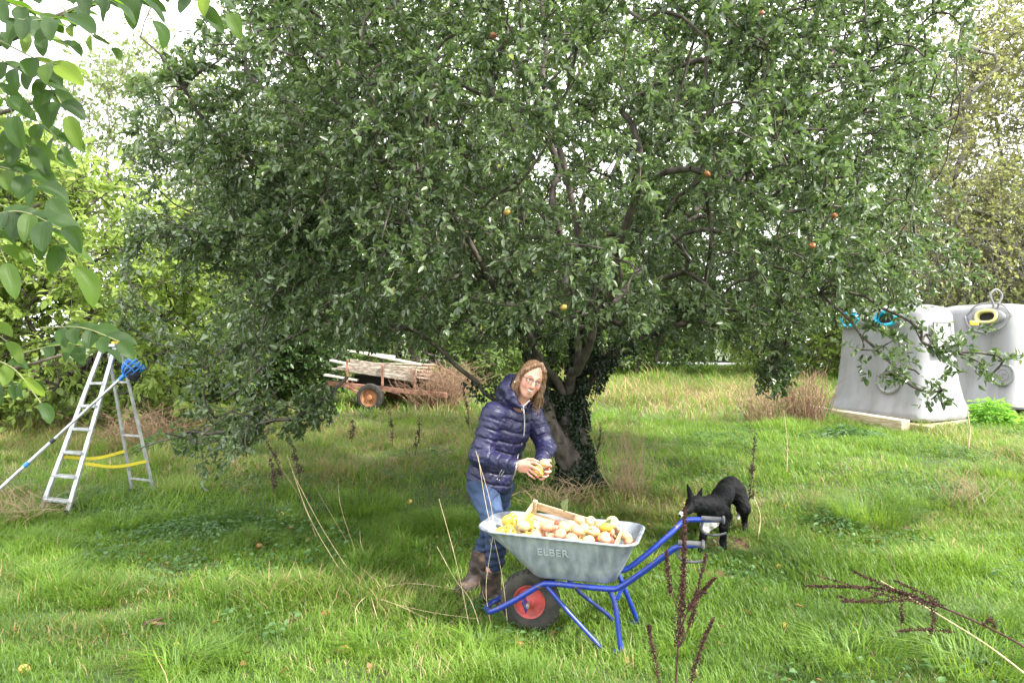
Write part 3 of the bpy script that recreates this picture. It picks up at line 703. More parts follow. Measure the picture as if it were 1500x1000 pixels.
# dome press marks and the raised maker's lettering on the near side
txc = bpy.data.curves.new('lettering', 'FONT'); txc.body = 'ELBER'; txc.size = .062; txc.extrude = .0014; txc.bevel_depth = .0012; txc.space_character = 1.12
txo = bpy.data.objects.new('lettering_curve', txc); COL.objects.link(txo)
bpy.context.view_layer.update()
tme = bpy.data.meshes.new_from_object(txo.evaluated_get(bpy.context.evaluated_depsgraph_get())); bpy.data.objects.remove(txo)
pA, pB = wb(0.0, -.222, .535), wb(0.0, -.245, .60)
upv = unit(pB-pA); rgt = UB; nrm = np.cross(rgt, upv)
if nrm[1] > 0: nrm = -nrm
org = wb(.10, -.2285, .528)
tv = np.array([list(v.co) for v in tme.vertices]); wv = org+tv[:, :1]*rgt+tv[:, 1:2]*upv+(tv[:, 2:3]-.0005)*nrm-OB
for i, v in enumerate(tme.vertices): v.co = Vector(wv[i])
tme.materials.clear(); m_letter = mat_flat('worn_letter_steel', (.42, .46, .49), .45, .35); tme.materials.append(m_letter)
tx = bpy.data.objects.new('lettering', tme); COL.objects.link(tx); tx.parent = tub
# frame: two side rails running from nose to handle
def rail(s, tend, hs):
    pts = [wb(-.235, s*.55, .135), wb(-.19, s*.95, .155), wb(-.05, s*1.0, .235), wb(.10, s*1.02, .335), wb(.17, s*1.02, .352), wb(.34, s*1.05, .354), wb(.50, s*1.08, .356), wb(.56, s*1.12, .372), wb(.66, s*1.25, .45),
           wb(.80, s*1.5, .575), wb(.865, hs*.97, .635), wb(.91, hs, .655), wb(tend, hs, .668)]
    mb = MB(); mb.tube(spline(pts, 70), .0165, 12); return nw(mb, 'frame_tube', m_blue), pts
ra_, pa_ = rail(-.165, 1.0, -.285); rb_, pb_ = rail(.165, 1.10, .315)
mb = MB(); mb.tube([wb(-.235, -.09, .135), wb(-.26, -.05, .13), wb(-.26, .05, .13), wb(-.235, .09, .135)], .0165, 10); nw(mb, 'nose_bar', m_blue)
def leg(s, foot_s, tf):
    mb = MB()
    mb.tube(spline([wb(.50, s, .35), wb(.535, s*1.05, .26), wb(tf, foot_s, .065), wb(tf+.005, foot_s*1.02, .034), wb(tf-.03, foot_s*1.03, .024)], 22), .0145, 10)
    nw(mb, 'leg', m_blue)
    mb = MB(); mb.tube([wb(.13, s, .345), wb(.27, s*1.05, .20), wb(.43, foot_s, .060), wb(.46, foot_s, .030)], .0125, 9); nw(mb, 'strut', m_blue)
leg(-.165, -.20, .565); leg(.165, .235, .60)
mb = MB(); mb.bar(wb(.545, -.175, .30), wb(.545, .175, .30), .022, .006); nw(mb, 'cross_brace', m_blue, smooth=False)
mb = MB(); mb.bar(wb(.16, -.17, .352), wb(.16, .17, .352), .03, .006); nw(mb, 'cross_brace', m_blue, smooth=False)
# axle brackets
for s in (-1, 1):
    mb = MB(); mb.bar(wb(.0, s*.165, .255), wb(.0, s*.10, .185), .055, .006, up=UB); mb.bar(wb(-.0, s*.10, .20), wb(.0, s*.085, .15), .05, .006, up=UB); nw(mb, 'axle_bracket', m_blue, smooth=False)
# grips with guards
for (s, te) in ((-.285, 1.0), (.315, 1.10)):
    mb = MB(); prof = []
    for k in range(13): prof += [(k*.0095, .0182), (k*.0095+.005, .0162)]
    mb.lathe(wb(te-.115, s, .6675), UB, [(0, 0), (0, .018)]+prof+[(.122, .026), (.130, .027), (.136, .020), (.138, 0)], 16)
    gr = nw(mb, 'grip', m_grip)
    mb = MB(); mb.tube(spline([wb(te-.11, s, .648), wb(te-.115, s+.0, .60), wb(te-.08, s, .575), wb(te-.02, s, .575), wb(te+.03, s, .590)], 16), .0075, 8)
    kg = nw(mb, 'knuckle_guard', m_grip)
# wheel
WC = wb(0, 0, .185); wheel = empty('wheel', WC-OB); wheel.parent = barrow
mb = MB(); pr_ = [(-.030, .095), (-.040, .12), (-.043, .145), (-.038, .165), (-.026, .178), (0, .184), (.026, .178), (.038, .165), (.043, .145), (.040, .12), (.030, .095)]
mb.lathe((0, 0, 0), VB, pr_, 48)
for k in range(34):
    a = k/34*2*math.pi; e = math.cos(a)*UB+math.sin(a)*np.array([0, 0, 1.])
    for s in (-1, 1):
        a2 = a+s*.04; e2 = math.cos(a2)*UB+math.sin(a2)*np.array([0, 0, 1.]); tn = np.cross(VB, e2)
        mb.bar(e2*.180+VB*s*.004, e2*.172+VB*s*.036, .012, .012, up=e2)
mb.build('tyre', m_tyre, wheel, True)
mb = MB(); mb.lathe((0, 0, 0), VB, [(-.030, .100), (-.034, .098), (-.030, .088), (-.014, .080), (-.010, .055), (-.018, .038), (-.030, .024), (-.032, 0)], 40)
mb.lathe((0, 0, 0), VB, [(.030, .100), (.034, .098), (.030, .088), (.014, .080), (.010, .055), (.018, .038), (.030, .024), (.032, 0)], 40)
mb.build('rim', m_red, wheel, True)
mb = MB(); mb.lathe((0, 0, 0), VB, [(-.115, 0), (-.115, .008), (-.10, .008), (-.10, .019), (-.086, .019), (-.086, .011), (.086, .011), (.086, .019), (.10, .019), (.10, 0)], 12); mb.build('axle', m_steel, wheel, True)

# ================================================================== CRATE
m_wood = mat_noise('pale_wood', (.36, .26, .15), (.54, .42, .28), 5, .7, bmp=.3, bdist=.002, stretch=(1, 8, 8))
cA = np.array([.134, 4.60, .722]); cB = np.array([.045, 4.36, .612]); cC = np.array([.665, 4.40, .600])
e1 = unit(cC-cA); e2 = unit((cB-cA)-e1*np.dot(cB-cA, e1)); cn = np.cross(e1, e2); cn = cn if cn[2] > 0 else -cn
LC1, LC2 = .56, .27; CR = np.stack([e1, e2, cn], 1)
crate = empty('apple_crate', cA, 'pale wooden slatted crate sunk tilted in the wheelbarrow tub under the apples', 'crate')
def cp(a, b, h): return cA+e1*a+e2*b+cn*h
for nm, (c, sz) in {'end_board': (cp(0, LC2/2, -.022), (.010, LC2, .05)), 'end_board.001': (cp(LC1, LC2/2, -.022), (.010, LC2, .05)),
                    'side_board': (cp(LC1/2, 0, -.028), (LC1, .009, .055)), 'side_board.001': (cp(LC1/2, LC2, -.05), (LC1, .009, .04))}.items():
    mb = MB(); mb.box(c, sz, CR, .002)
    o = mb.build(nm.split('.')[0], m_wood, crate, False, off=cA)
for a in (.012, LC1-.012):
    for b in (.012, LC2-.012):
        mb = MB(); mb.box(cp(a, b, -.035), (.024, .024, .105 if a < .1 else .08), CR, .002); mb.build('corner_post', m_wood, crate, False, off=cA)
mb = MB()
for k in range(4): mb.box(cp(LC1/2, .03+.07*k, -.082), (LC1, .055, .005), CR)
mb.build('crate_bottom', m_wood, crate, False, off=cA)

# ================================================================== APPLES
def mat_apple(name, c1, c2, c3, trans=.05):
    m, nt, bs, out = new_mat(name)
    oi = nt.nodes.new('ShaderNodeObjectInfo'); t = nt.nodes.new('ShaderNodeTexCoord')
    ad = nt.nodes.new('ShaderNodeVectorMath'); ad.operation = 'ADD'; nt.links.new(t.outputs['Object'], ad.inputs[0])
    sc_ = nt.nodes.new('ShaderNodeVectorMath'); sc_.operation = 'SCALE'; sc_.inputs['Scale'].default_value = 30
    cx = nt.nodes.new('ShaderNodeCombineXYZ'); nt.links.new(oi.outputs['Random'], cx.inputs[0]); nt.links.new(oi.outputs['Random'], cx.inputs[2])
    nt.links.new(cx.outputs[0], sc_.inputs[0]); nt.links.new(sc_.outputs[0], ad.inputs[1])
    f = noise(nt, 14, 3, ad.outputs[0]); f2 = noise(nt, 90, 3, ad.outputs[0])
    base = ramp(nt, f, [(.36, c1), (.48, c2), (.60, c3)])
    sp = ramp(nt, f2, [(.62, (0, 0, 0)), (.72, (1, 1, 1))])
    nt.links.new(mixc(nt, ramp(nt, f2, [(.66, 0.0), (.72, .5)]), base, (.30, .17, .06)), bs.inputs['Base Color'])
    bs.inputs['Roughness'].default_value = .34; bs.inputs['Subsurface Weight'].default_value = .15; bs.inputs['Subsurface Radius'].default_value = (.01, .006, .003)
    return m
m_ayel = mat_apple('yellow_apple_skin', (.50, .40, .045), (.58, .45, .06), (.52, .28, .05))
m_apnk = mat_apple('blush_apple_skin', (.62, .50, .22), (.60, .34, .20), (.50, .14, .11))
m_ared = mat_apple('red_apple_skin', (.52, .26, .14), (.46, .10, .08), (.34, .04, .05))
m_apale = mat_apple('pale_apple_skin', (.60, .54, .24), (.62, .50, .22), (.58, .34, .19))
m_stem = mat_flat('apple_stem', (.12, .07, .035), .8)
def apple_mesh(seed, mat):
    g = np.random.default_rng(seed); n, k = 20, 14; V = []
    for i in range(k+1):
        ph = math.pi*i/k
        for j in range(n):
            th = 2*math.pi*j/n; r = math.sin(ph)*(1+.03*math.cos(5*th)*(1 if ph > 1.6 else .4)+.03*math.sin(2*th+seed))
            z = math.cos(ph)*.86; dim = .34*math.exp(-(math.sin(ph)/.30)**2)
            z = z-dim*(1 if ph < math.pi/2 else -.7)
            r *= 1+.06*math.cos(ph)
            V.append((r*math.cos(th), r*math.sin(th), z))
    q = [(i*n+j, (i+1)*n+j, (i+1)*n+(j+1) % n, i*n+(j+1) % n) for i in range(k) for j in range(n)]
    me = bpy.data.meshes.new('apple'); me.from_pydata(V, [], q); me.materials.append(mat)
    me.polygons.foreach_set('use_smooth', np.ones(len(me.polygons), bool)); me.update(); return me
AM = {}
m_wy = mat_apple('windfall_yellow_skin', (.55, .42, .08), (.60, .42, .10), (.34, .16, .05)); m_wr = mat_apple('windfall_russet_skin', (.52, .26, .08), (.40, .14, .05), (.20, .07, .04))
for nm, m in (('wyellow', m_wy), ('wrusset', m_wr), ('yellow', m_ayel), ('blush', m_apnk), ('red', m_ared), ('pale', m_apale)): AM[nm] = [apple_mesh(s, m) for s in (1, 2, 3)]
mb = MB(); mb.tube([(0, 0, .5), (.02, .01, .8), (.10, .03, 1.02)], [.035, .03, .05], 5); _st = mb.build('stem', m_stem); STEM = _st.data; bpy.data.objects.remove(_st)
def put_apple(kind, p, r, label, group, rot=None, stem=True):
    o = bpy.data.objects.new('apple', random.choice(AM[kind])); COL.objects.link(o)
    o.location = Vector(p); o.scale = (r, r, r*random.uniform(.92, 1.04))
    o.rotation_euler = rot or (random.uniform(-.9, .9), random.uniform(-.9, .9), random.uniform(0, 6.28))
    setp(o, label, 'apple', group)
    if stem: s = bpy.data.objects.new('stem', STEM); COL.objects.link(s); s.parent = o
    return o
# greedy packing: each apple drops to the lowest free spot
placed = []
def wall_half(z):  # inner half width of the tub at height z
    return np.interp(z, [.37, .385, .465, .55, .62], [.14, .165, .198, .226, .246])
def try_pack(n, box, floor, R0=(.031, .040), pad=.0, tries=160, zmax=9):
    out = []
    for _ in range(n):
        r = random.uniform(*R0); best = None
        for _ in range(tries):
            t = random.uniform(box[0]+r, box[1]-r); s = random.uniform(box[2]+r, box[3]-r); z = floor(t, s)+r
            for (t2, s2, z2, r2) in placed:
                d2 = (t-t2)**2+(s-s2)**2; q = (r+r2)*.965
                if d2 < q*q: z = max(z, z2+math.sqrt(q*q-d2))
            if best is None or z < best[2]: best = (t, s, z, r)
        if best[2] > (zmax(best[0], best[1]) if callable(zmax) else zmax): continue
        placed.append(best); out.append(best)
    return out
def crate_floor(t, s):
    p = OB+UB*t+VB*s; # height of the crate bottom plane under this spot
    z = cA[2]+(-.07)-((p-cA)[0]*cn[0]+(p-cA)[1]*cn[1])/cn[2]
    q = np.array([p[0], p[1], z])-cA; a, b = q@e1, q@e2
    if -.01 < a < LC1 and -.0 < b < LC2+.02: return z-OB[2]+.01
    return .50 if t < .0 else .515
def put_set(lst, kinds, label, group):
    for (t, s, z, r) in lst: put_apple(random.choices(list(kinds), weights=list(kinds.values()))[0], wb(t, s, z), r, label, group)
front = try_pack(17, (-.19, .03, -.17, .20), lambda t, s: .555-.22*t*(t < 0), zmax=.72)
for L_, lb in ((front, 0),):
    for (t, s, z, r) in L_:
        put_apple(random.choices(['yellow', 'pale'], weights=[12, 1])[0], wb(t, s, z), r, 'yellow apple heaped at the front end of the wheelbarrow tub, outside the crate', 'yellow apples at the front of the tub')
pile = try_pack(90, (.045, .52, -.215, .14), crate_floor, zmax=lambda t, s: crate_floor(t, s)+.128-.045*(s > .03))
GL = {'yellow': 'yellow apple in the heap filling the wooden crate', 'blush': 'apple with a pink blush in the heap filling the wooden crate',
      'pale': 'pale cream apple in the heap filling the wooden crate', 'red': 'red cheeked apple in the heap filling the wooden crate'}
for (t, s, z, r) in pile:
    wts_ = {'yellow': 1.6, 'blush': 6, 'pale': 3.5, 'red': .3} if t < .34 else {'yellow': .5, 'blush': 5, 'pale': 3, 'red': 2.2}
    kd = random.choices(list(wts_), weights=list(wts_.values()))[0]
    put_apple(kd, wb(t, s, z), r, GL[kd], kd+' apples in the crate')
back_ = [(.555, .12, .575, .040, 'pale', 'large pale apple resting against the far back corner of the tub'), (.585, .06, .555, .033, 'blush', 'small blush apple tucked at the back wall beside the large pale one'),
         (.33, .19, .605, .036, 'yellow', 'lone yellow apple behind the long crate board on the far side'), (.22, .195, .60, .035, 'pale', 'pale apple half hidden behind the crate board on the far side')]
for (t, s, z, r, kd, lb) in back_: put_apple(kd, wb(t, s, z), r, lb, 'loose apples outside the crate')
# a few apple leaves lying in the crate
for i, (t, s, z, az, L, lb) in enumerate([(.175, .07, .765, -.3, .07, 'green leaf standing by the raised crate corner'), (.19, .06, .745, .9, .06, 'smaller green leaf below the raised crate corner'), (.37, -.12, .70, 1.9, .05, 'green leaf lying on the apples in the middle of the crate'), (.46, -.04, .70, .4, .055, 'yellow green leaf upright among the red apples')]):
    P0 = wb(t, s, z-.03); D = np.array([math.cos(az)*.5, -.3, .75]) if i != 2 else np.array([.6, -.3, -.35]); v, qd = leaf_batch(P0[None], D[None], np.array([[.1, -1, .5]]), L, L*.55, .12, .2)
    setp(mesh_np('loose_leaf', v-P0, qd, m_apple_leaf, attrs={'tint': np.full(6, .8)}), lb, 'leaf', 'leaves among the apples').location = Vector(P0)
# windfalls in the grass
wf = [(380, 798, 'red'), (414, 848, 'yellow'), (430, 853, 'red'), (475, 897, 'red'), (587, 811, 'yellow'), (452, 790, 'blush'), (652, 748, 'blush'), (412, 752, 'pale'), (976, 722, 'pale'), (986, 716, 'blush'), (950, 704, 'pale'), (1003, 737, 'pale'),
      (962, 815, 'blush'), (968, 822, 'pale'), (1140, 828, 'yellow'), (939, 716, 'blush'), (914, 700, 'pale'), (1148, 740, 'blush'), (600, 733, 'yellow'), (702, 760, 'blush'), (35, 977, 'pale'), (1150, 915, 'yellow'), (760, 940, 'red'), (505, 948, 'yellow')]
lbs = ['russet apple left of the dead stalks', 'yellow windfall beside an orange one below the dead stalks', 'orange red windfall touching the yellow one below the dead stalks', 'orange windfall alone in the near grass below the dead stalks', 'yellow windfall right of the dead stalks', 'blush windfall hidden at the foot of the dead stalks',
       'blush windfall in the shade left of the woman', 'pale windfall above the dead stalks', 'pale windfall right of the trunk, in a loose row', 'blush windfall right of the trunk, in a loose row', 'pale windfall close to the trunk foot', 'pale windfall just left of the dog head',
       'blush windfall behind the wheelbarrow handles', 'pale windfall behind the wheelbarrow handles', 'yellow windfall in the open grass right of the dog', 'blush windfall between trunk and dog', 'pale windfall nearest the trunk foot', 'blush windfall far right behind the dog', 'yellow windfall in the dark tuft behind the woman', 'blush windfall just left of the jeans',
       'pale apple in the nearest corner of the grass', 'yellow windfall between the two dock stalks', 'red windfall in the grass before the wheel', 'yellow windfall in the nearest grass below the stalks']
WF = {'yellow': 'wyellow', 'red': 'wrusset', 'blush': 'wrusset', 'pale': 'wyellow'}
for (px, py, kd), lb in zip(wf, lbs):
    Y = 5.0
    for _ in range(30): Y = (CAM_H-float(gz((px-750)/F*Y, Y))-.03)*F/(py-500)
    p = at(px, py, Y); p[2] -= .012; put_apple(WF[kd], p, .029, lb, 'windfall apples in the grass')
# apples still on the tree
for (px, py, Y, kd, lb) in [(723, 52, 4.9, 'red', 'red apple high in the crown near the top edge'), (1190, 360, 5.0, 'red', 'red apple hanging in the right side of the crown'), (743, 311, 4.8, 'yellow', 'small yellow apple hanging in the middle of the crown'), (1036, 255, 4.9, 'red', 'red apple hanging among leaves right of the crown middle'), (826, 450, 5.0, 'yellow', 'yellow apple hanging low above the trunk'), (1222, 316, 5.2, 'blush', 'blush apple above the red one in the right of the crown'), (1115, 20, 5.4, 'blush', 'orange apple at the very top right of the crown')]:
    put_apple(WF[kd], at(px, py, Y),   .023, lb, 'apples still hanging in the tree')
# ================================================================== STEPLADDER
m_alu = mat_noise('aluminium', (.36, .37, .39), (.60, .61, .63), 14, .40, metal=.55, bmp=.1)
m_plas_y = mat_flat('yellow_plastic', (.75, .50, .06), .5)
m_dark = m_darkp = mat_flat('dark_plastic', (.03, .03, .03), .6)
def gp(px, py, lift=0.0):
    Y = 6.0
    for _ in range(40): Y = (CAM_H-float(gz((px-750)/F*Y, Y))-lift)*F/(py-500)
    return at(px, py, Y)
LF0, LF1 = gp(66, 748), gp(94, 751); RF0, RF1 = gp(199, 720), gp(222, 723)
top = (LF0+LF1)/2*.5+(RF0+RF1)/2*.5; top[2] = 1.60; top[:2] += np.array([.08, .0])
wd = unit(LF1-LF0)
LF0 = LF0-wd*.06; LF1 = LF1+wd*.04; RF0 = RF0-wd*.05; RF1 = RF1+wd*.04
T0, T1 = top-wd*.085, top+wd*.085
LO = (LF0+RF1)/2; LO[2] = float(gz(LO[0], LO[1]))
lad = empty('stepladder', LO, 'silver aluminium stepladder standing open in the grass by the bright bush', 'ladder')
def ln(mb, name, mat, sm=False): return mb.build(name, mat, lad, sm, off=LO)
fwd = unit(np.cross(wd, (0, 0, 1)))
for a, b in ((LF0, T0-fwd*.0), (LF1, T1)):
    mb = MB(); mb.bar(a, b+np.array([0, 0, .05]), .020, .050, up=wd, bev=.003); ln(mb, 'front_rail', m_alu)
BO = np.array([.03, .06, -.02]) # rear legs hinge just behind the front rails
for a, b in ((RF0, T0+BO), (RF1, T1+BO)):
    mb = MB(); mb.bar(a, b, .018, .034, up=wd, bev=.003); ln(mb, 'rear_leg', m_alu)
for k in range(6):
    f_ = .07+k*.145; a = LF0+(T0-LF0)*f_; b = LF1+(T1-LF1)*f_
    mb = MB(); M_ = np.stack([wd, unit(np.cross((0, 0, 1.), wd)), np.array([0, 0, 1.])], 1); mb.box((a+b)/2, (np.linalg.norm(b-a)-.02, .085, .022), M_, .003); ln(mb, 'tread', m_alu)
mb = MB(); mb.box(top+np.array([.02, .03, .06]), (.22, .15, .03), M_, .006); ln(mb, 'top_platform', m_alu)
for s in (T0, T1): mb = MB(); mb.box(s+np.array([0, 0, .085]), (.035, .07, .03), M_, .006); ln(mb, 'end_cap', m_plas_y)
for f_ in (.10, .42, .80):
    a = RF0+(T0+BO-RF0)*f_; b = RF1+(T1+BO-RF1)*f_; mb = MB(); mb.bar(a, b, .018, .018); ln(mb, 'rear_brace', m_alu)
for a in (LF0, LF1, RF0, RF1): mb = MB(); mb.box(a+np.array([0, 0, .012]), (.03, .075, .04), M_, .004); ln(mb, 'foot', m_darkp)
m_strap = mat_flat('yellow_webbing', (.80, .66, .05), .7)
for s, (f0, r0) in enumerate(((LF0+(T0-LF0)*.33, RF0+(T0+BO-RF0)*.30), (LF1+(T1-LF1)*.30, RF1+(T1+BO-RF1)*.24))):
    mid = (f0+r0)/2-np.array([0, 0, .045]); ps = spline([f0, mid, r0], 14); mb = MB()
    for a, b in zip(ps[:-1], ps[1:]): mb.bar(a, b+unit(b-a)*.004, .004, .028, up=(0, 0, 1))
    ln(mb, 'spreader_strap', m_strap)
# fruit picking pole leaning through the ladder
pa0 = gp(-60, 770); pa1 = at(178, 553, 7.35)
m_polehead = mat_noise('blue_plastic', (.02, .14, .50), (.05, .26, .72), 20, .4, bmp=0)
m_bag = mat_noise('dark_cloth', (.012, .012, .02), (.04, .04, .05), 30, .9)
pole = empty('fruit_picker', pa0, 'long silver fruit picking pole with a blue basket head leaning through the stepladder', 'fruit picker')
mb = MB(); mb.tube([pa0, pa0+(pa1-pa0)*.55], .017, 10); mb.build('pole', m_alu, pole, True, off=pa0)
mb = MB(); mb.tube([pa0+(pa1-pa0)*.52, pa1], .0135, 10); mb.build('upper_pole', m_alu, pole, True, off=pa0)
for f_ in (.38, .54): mb = MB(); c = pa0+(pa1-pa0)*f_; mb.tube([c, c+unit(pa1-pa0)*.05], .021, 10); mb.build('clamp', m_polehead if f_ < .5 else m_darkp, pole, True, off=pa0)
dp = unit(pa1-pa0); hc = pa1+dp*.10
mb = MB(); side = unit(np.cross(dp, (0, 0, 1))); upn = np.cross(side, dp)
mb.tube([pa1-dp*.03, pa1+dp*.04], .02, 10)
for k in range(13):
    a = k/13*2*math.pi; e = math.cos(a)*side+math.sin(a)*upn
    mb.tube(spline([pa1+dp*.02, hc-dp*.02+e*.075, hc+dp*.07+e*.088, hc+dp*.12+e*.075], 9), .0065, 6)
mb.ring(hc+dp*.02, dp, .084, .008); mb.ring(hc+dp*.075, dp, .089, .008)
mb.build('picking_head', m_polehead, pole, True, off=pa0)
mb = MB(); mb.lathe(hc+dp*.03, (0.25, 0, -1), [(0, .07), (.05, .075), (.10, .055), (.13, .02), (.135, 0)], 16); mb.build('catch_bag', m_bag, pole, True, off=pa0)

# ================================================================== RECYCLING BINS
m_bin, nt_, bs_, out_ = new_mat('pale_bin_plastic')
tcx = nt_.nodes.new('ShaderNodeTexCoord'); mpp = nt_.nodes.new('ShaderNodeMapping'); mpp.inputs['Scale'].default_value = (1, 1, .12)
nt_.links.new(tcx.outputs['Object'], mpp.inputs['Vector'])
d1 = noise(nt_, 5, 6, mpp.outputs['Vector']); d2 = noise(nt_, 2.2, 5)
nt_.links.new(mixc(nt_, .45, ramp(nt_, d1, [(.3, (.13, .13, .125)), (.6, (.25, .25, .265))]), ramp(nt_, d2, [(.3, (.22, .22, .21)), (.65, (.32, .32, .335))])), bs_.inputs['Base Color'])
bs_.inputs['Roughness'].default_value = .42; bump(nt_, bs_, noise(nt_, 60, 3), .08, .003)
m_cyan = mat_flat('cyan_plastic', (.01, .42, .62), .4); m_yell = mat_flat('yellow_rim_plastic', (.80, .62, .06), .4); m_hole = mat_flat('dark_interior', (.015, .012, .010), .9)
m_cream = mat_flat('cream_plastic', (.62, .56, .24), .45)
E1 = np.array([-.48, .877, 0]); E2 = np.array([.877, .48, 0]); EZ = np.array([0, 0, 1.])
def bell_bin(P0, L1, L2, H, label, ports, rim_mat, name='recycling_bin', loop=True, sign=True, eyebrow=False):
    zb = float(gz(P0[0]+.5, P0[1]+.8))+.10
    C0 = P0+E1*L1/2+E2*L2/2; C0[2] = zb
    root = empty(name, C0, label, 'recycling bin')
    prof = [(0, 0, .05), (.04, -.015, .05), (.12, .025, .06), (.30, .095, .08), (.6, .150, .10), (1.0, .185, .11), (1.4, .205, .12), (1.66, .225, .13), (1.75, .26, .14), (1.80, .33, .15), (1.84, .50, .16)]
    n = 96; rings = []
    for (h, inset, rad) in prof:
        h = h*H/1.84; a = L1/2-inset; b = L2/2-inset; a = max(a, .1); b = max(b, .06); rad = min(rad, a*.9, b*.9); ring = []
        for k in range(n):
            th = 2*math.pi*k/n+1e-4; c_, s_ = math.cos(th), math.sin(th)
            # rounded rectangle by ray casting of a superellipse blend
            ex = 2+6*(1-rad/.5); r = (abs(c_/a)**ex+abs(s_/b)**ex)**(-1/ex); x, y = r*c_, r*s_
            # press-formed vertical channels in the long faces
            if .2 < h < 1.55*H/1.84:
                ch = .035*math.exp(-((abs(x)-L1*.17)/.12)**2)*math.sin(math.pi*(h-.2)/(1.35*H/1.84))
                if abs(s_) > .45: y -= ch*np.sign(y)
            ring.append(E1*x+E2*y+EZ*h)
        rings.append(np.array(ring))
    V = np.concatenate(rings); fs = [(i*n+j, i*n+(j+1) % n, (i+1)*n+(j+1) % n, (i+1)*n+j) for i in range(len(prof)-1) for j in range(n)]
    fs.append(tuple(range((len(prof)-1)*n, len(prof)*n)))
    mb = MB(); mb.add(V, fs); mb.build('bin_shell', m_bin, root, True)
    nrm = -E2
    for s in ports:  # s = distance along E1 from the front corner
        c = E1*(s-L1/2)+(-E2)*(L2/2-.21)+EZ*(1.60*H/1.84)
        tilt = unit(nrm+EZ*.18); mb = MB(); hx, hy = .15, .115
        pts = []
        for r_, dd in ((1.45, -.12), (1.38, .0), (1.28, .035), (1.12, .045)):
            pts.append([c+tilt*dd+(math.cos(a)*E1*(hx+.10*(r_-1)*2)*r_*.95+math.sin(a)*np.cross(tilt, E1)*hy*r_) for a in np.linspace(0, 2*np.pi, 33)[:-1]])
        V = np.concatenate(pts); mb.add(V, [(i*32+j, i*32+(j+1) % 32, (i+1)*32+(j+1) % 32, (i+1)*32+j) for i in range(3) for j in range(32)])
        hs = mb.build('port_housing', m_bin, root, True)
        mb = MB(); up2 = np.cross(tilt, E1)
        def oval(rx, ry, d): # stadium shape
            out = []
            for k in range(40):
                a = 2*math.pi*k/40; x = math.copysign(abs(math.cos(a))**.7, math.cos(a))*rx; y = math.copysign(abs(math.sin(a))**.8, math.sin(a))*ry; out.append(c+tilt*d+E1*x+up2*y)
            return np.array(out)
        rr = [oval(.205, .135, .035), oval(.21, .14, .06), oval(.20, .13, .082), oval(.175, .105, .088), oval(.155, .085, .075), oval(.15, .08, .02), oval(.15, .08, -.01)]
        V = np.concatenate(rr); mb.add(V, [(i*40+j, i*40+(j+1) % 40, (i+1)*40+(j+1) % 40, (i+1)*40+j) for i in range(6) for j in range(40)])
        pr = mb.build('port_rim', rim_mat, root, True)
        mb = MB(); mb.disc(oval(.152, .082, .0)); hh = mb.build('port_opening', m_hole, root); hh.parent = pr
        if eyebrow:
            mb = MB(); mb.tube(spline([c+tilt*.02+E1*x_+up2*y_ for x_, y_ in ((-.42, -.02), (-.30, .20), (0, .30), (.30, .20), (.42, -.02))], 24), .022, 8)
            mb.tube(spline([c+tilt*-.0+E1*x_+up2*y_ for x_, y_ in ((-.40, -.05), (-.25, -.22), (0, -.27), (.25, -.22), (.40, -.05))], 24), .016, 8); mb.build('moulded_rib', m_bin, root, True)
    # embossed round mark low on the same face
    for s in ((L1*.36,) if len(ports) > 1 else (L1*.17,)):
        c = E1*(s-L1/2)+(-E2)*(L2/2-.125)+EZ*.62; tl = unit(nrm+EZ*.14); mb = MB()
        mb.ring(c, tl, .19, .028, 36, 8); mb.ring(c+tl*.008, tl, .105, .010, 30, 6); mb.lathe(c, tl, [(-.02, .17), (.004, .165), (.006, 0)], 30)
        for k in range(3):
            a = R(90+120*k); e_ = math.cos(a)*E1+math.sin(a)*np.cross(tl, E1); f_ = math.cos(a+2.1)*E1+math.sin(a+2.1)*np.cross(tl, E1); mb.tube([c+tl*.010+e_*.055, c+tl*.010+f_*.045], [.012, .006], 6)
        mb.build('embossed_mark', m_bin, root, True)
    if sign:
        nr2 = -E1; c = -E1*(L1/2-.155)+E2*(-.05)+EZ*1.33; tl = unit(nr2+EZ*.03); up2 = unit(EZ-tl*tl[2]); M_ = np.stack([E2, up2, tl], 1)
        mb = MB(); mb.box(c+tl*.0, (.44, .52, .03), M_, .006); sg = mb.build('sign_panel', mat_flat('white_sign', (.62, .62, .64), .35), root)
        mb = MB()
        for a_, b_ in (((-.23, -.27), (.23, -.27)), ((.23, -.27), (.23, .27)), ((.23, .27), (-.23, .27)), ((-.23, .27), (-.23, -.27))): mb.bar(c+tl*.012+E2*a_[0]+up2*a_[1], c+tl*.012+E2*b_[0]+up2*b_[1], .022, .022)
        q_ = mb.build('sign_border', mat_flat('grey_sign_border', (.16, .16, .17), .5), root); q_.parent = sg
        mb = MB(); mb.ring(c+tl*.018-E2*.02+up2*.14, tl, .028, .006, 14, 6); mb.tube([c+tl*.018+E2*.0+up2*.13, c+tl*.018+E2*.05+up2*.16], .008, 6); q_ = mb.build('sign_mark', m_darkp, root); q_.parent = sg
    mb = MB(); ct = EZ*(H)
    if loop:
        mb.tube(spline([ct-E1*.04-EZ*.03, ct-E1*.05+EZ*.10, ct-E1*.10+EZ*.22, ct+EZ*.31, ct+E1*.10+EZ*.22, ct+E1*.05+EZ*.10, ct+E1*.04-EZ*.03], 30), .022, 8); mb.build('lifting_loop', m_bin, root, True)
    return root, zb
P0a = np.array([6.6, 12.0, 0]); P0b = P0a+E2*2.95+E1*.12
bell_bin(P0a, 2.0, 1.5, 1.92, 'pale grey recycling bin with cyan rimmed openings standing on wooden boards', (.80, 1.52), m_cyan, loop=False)
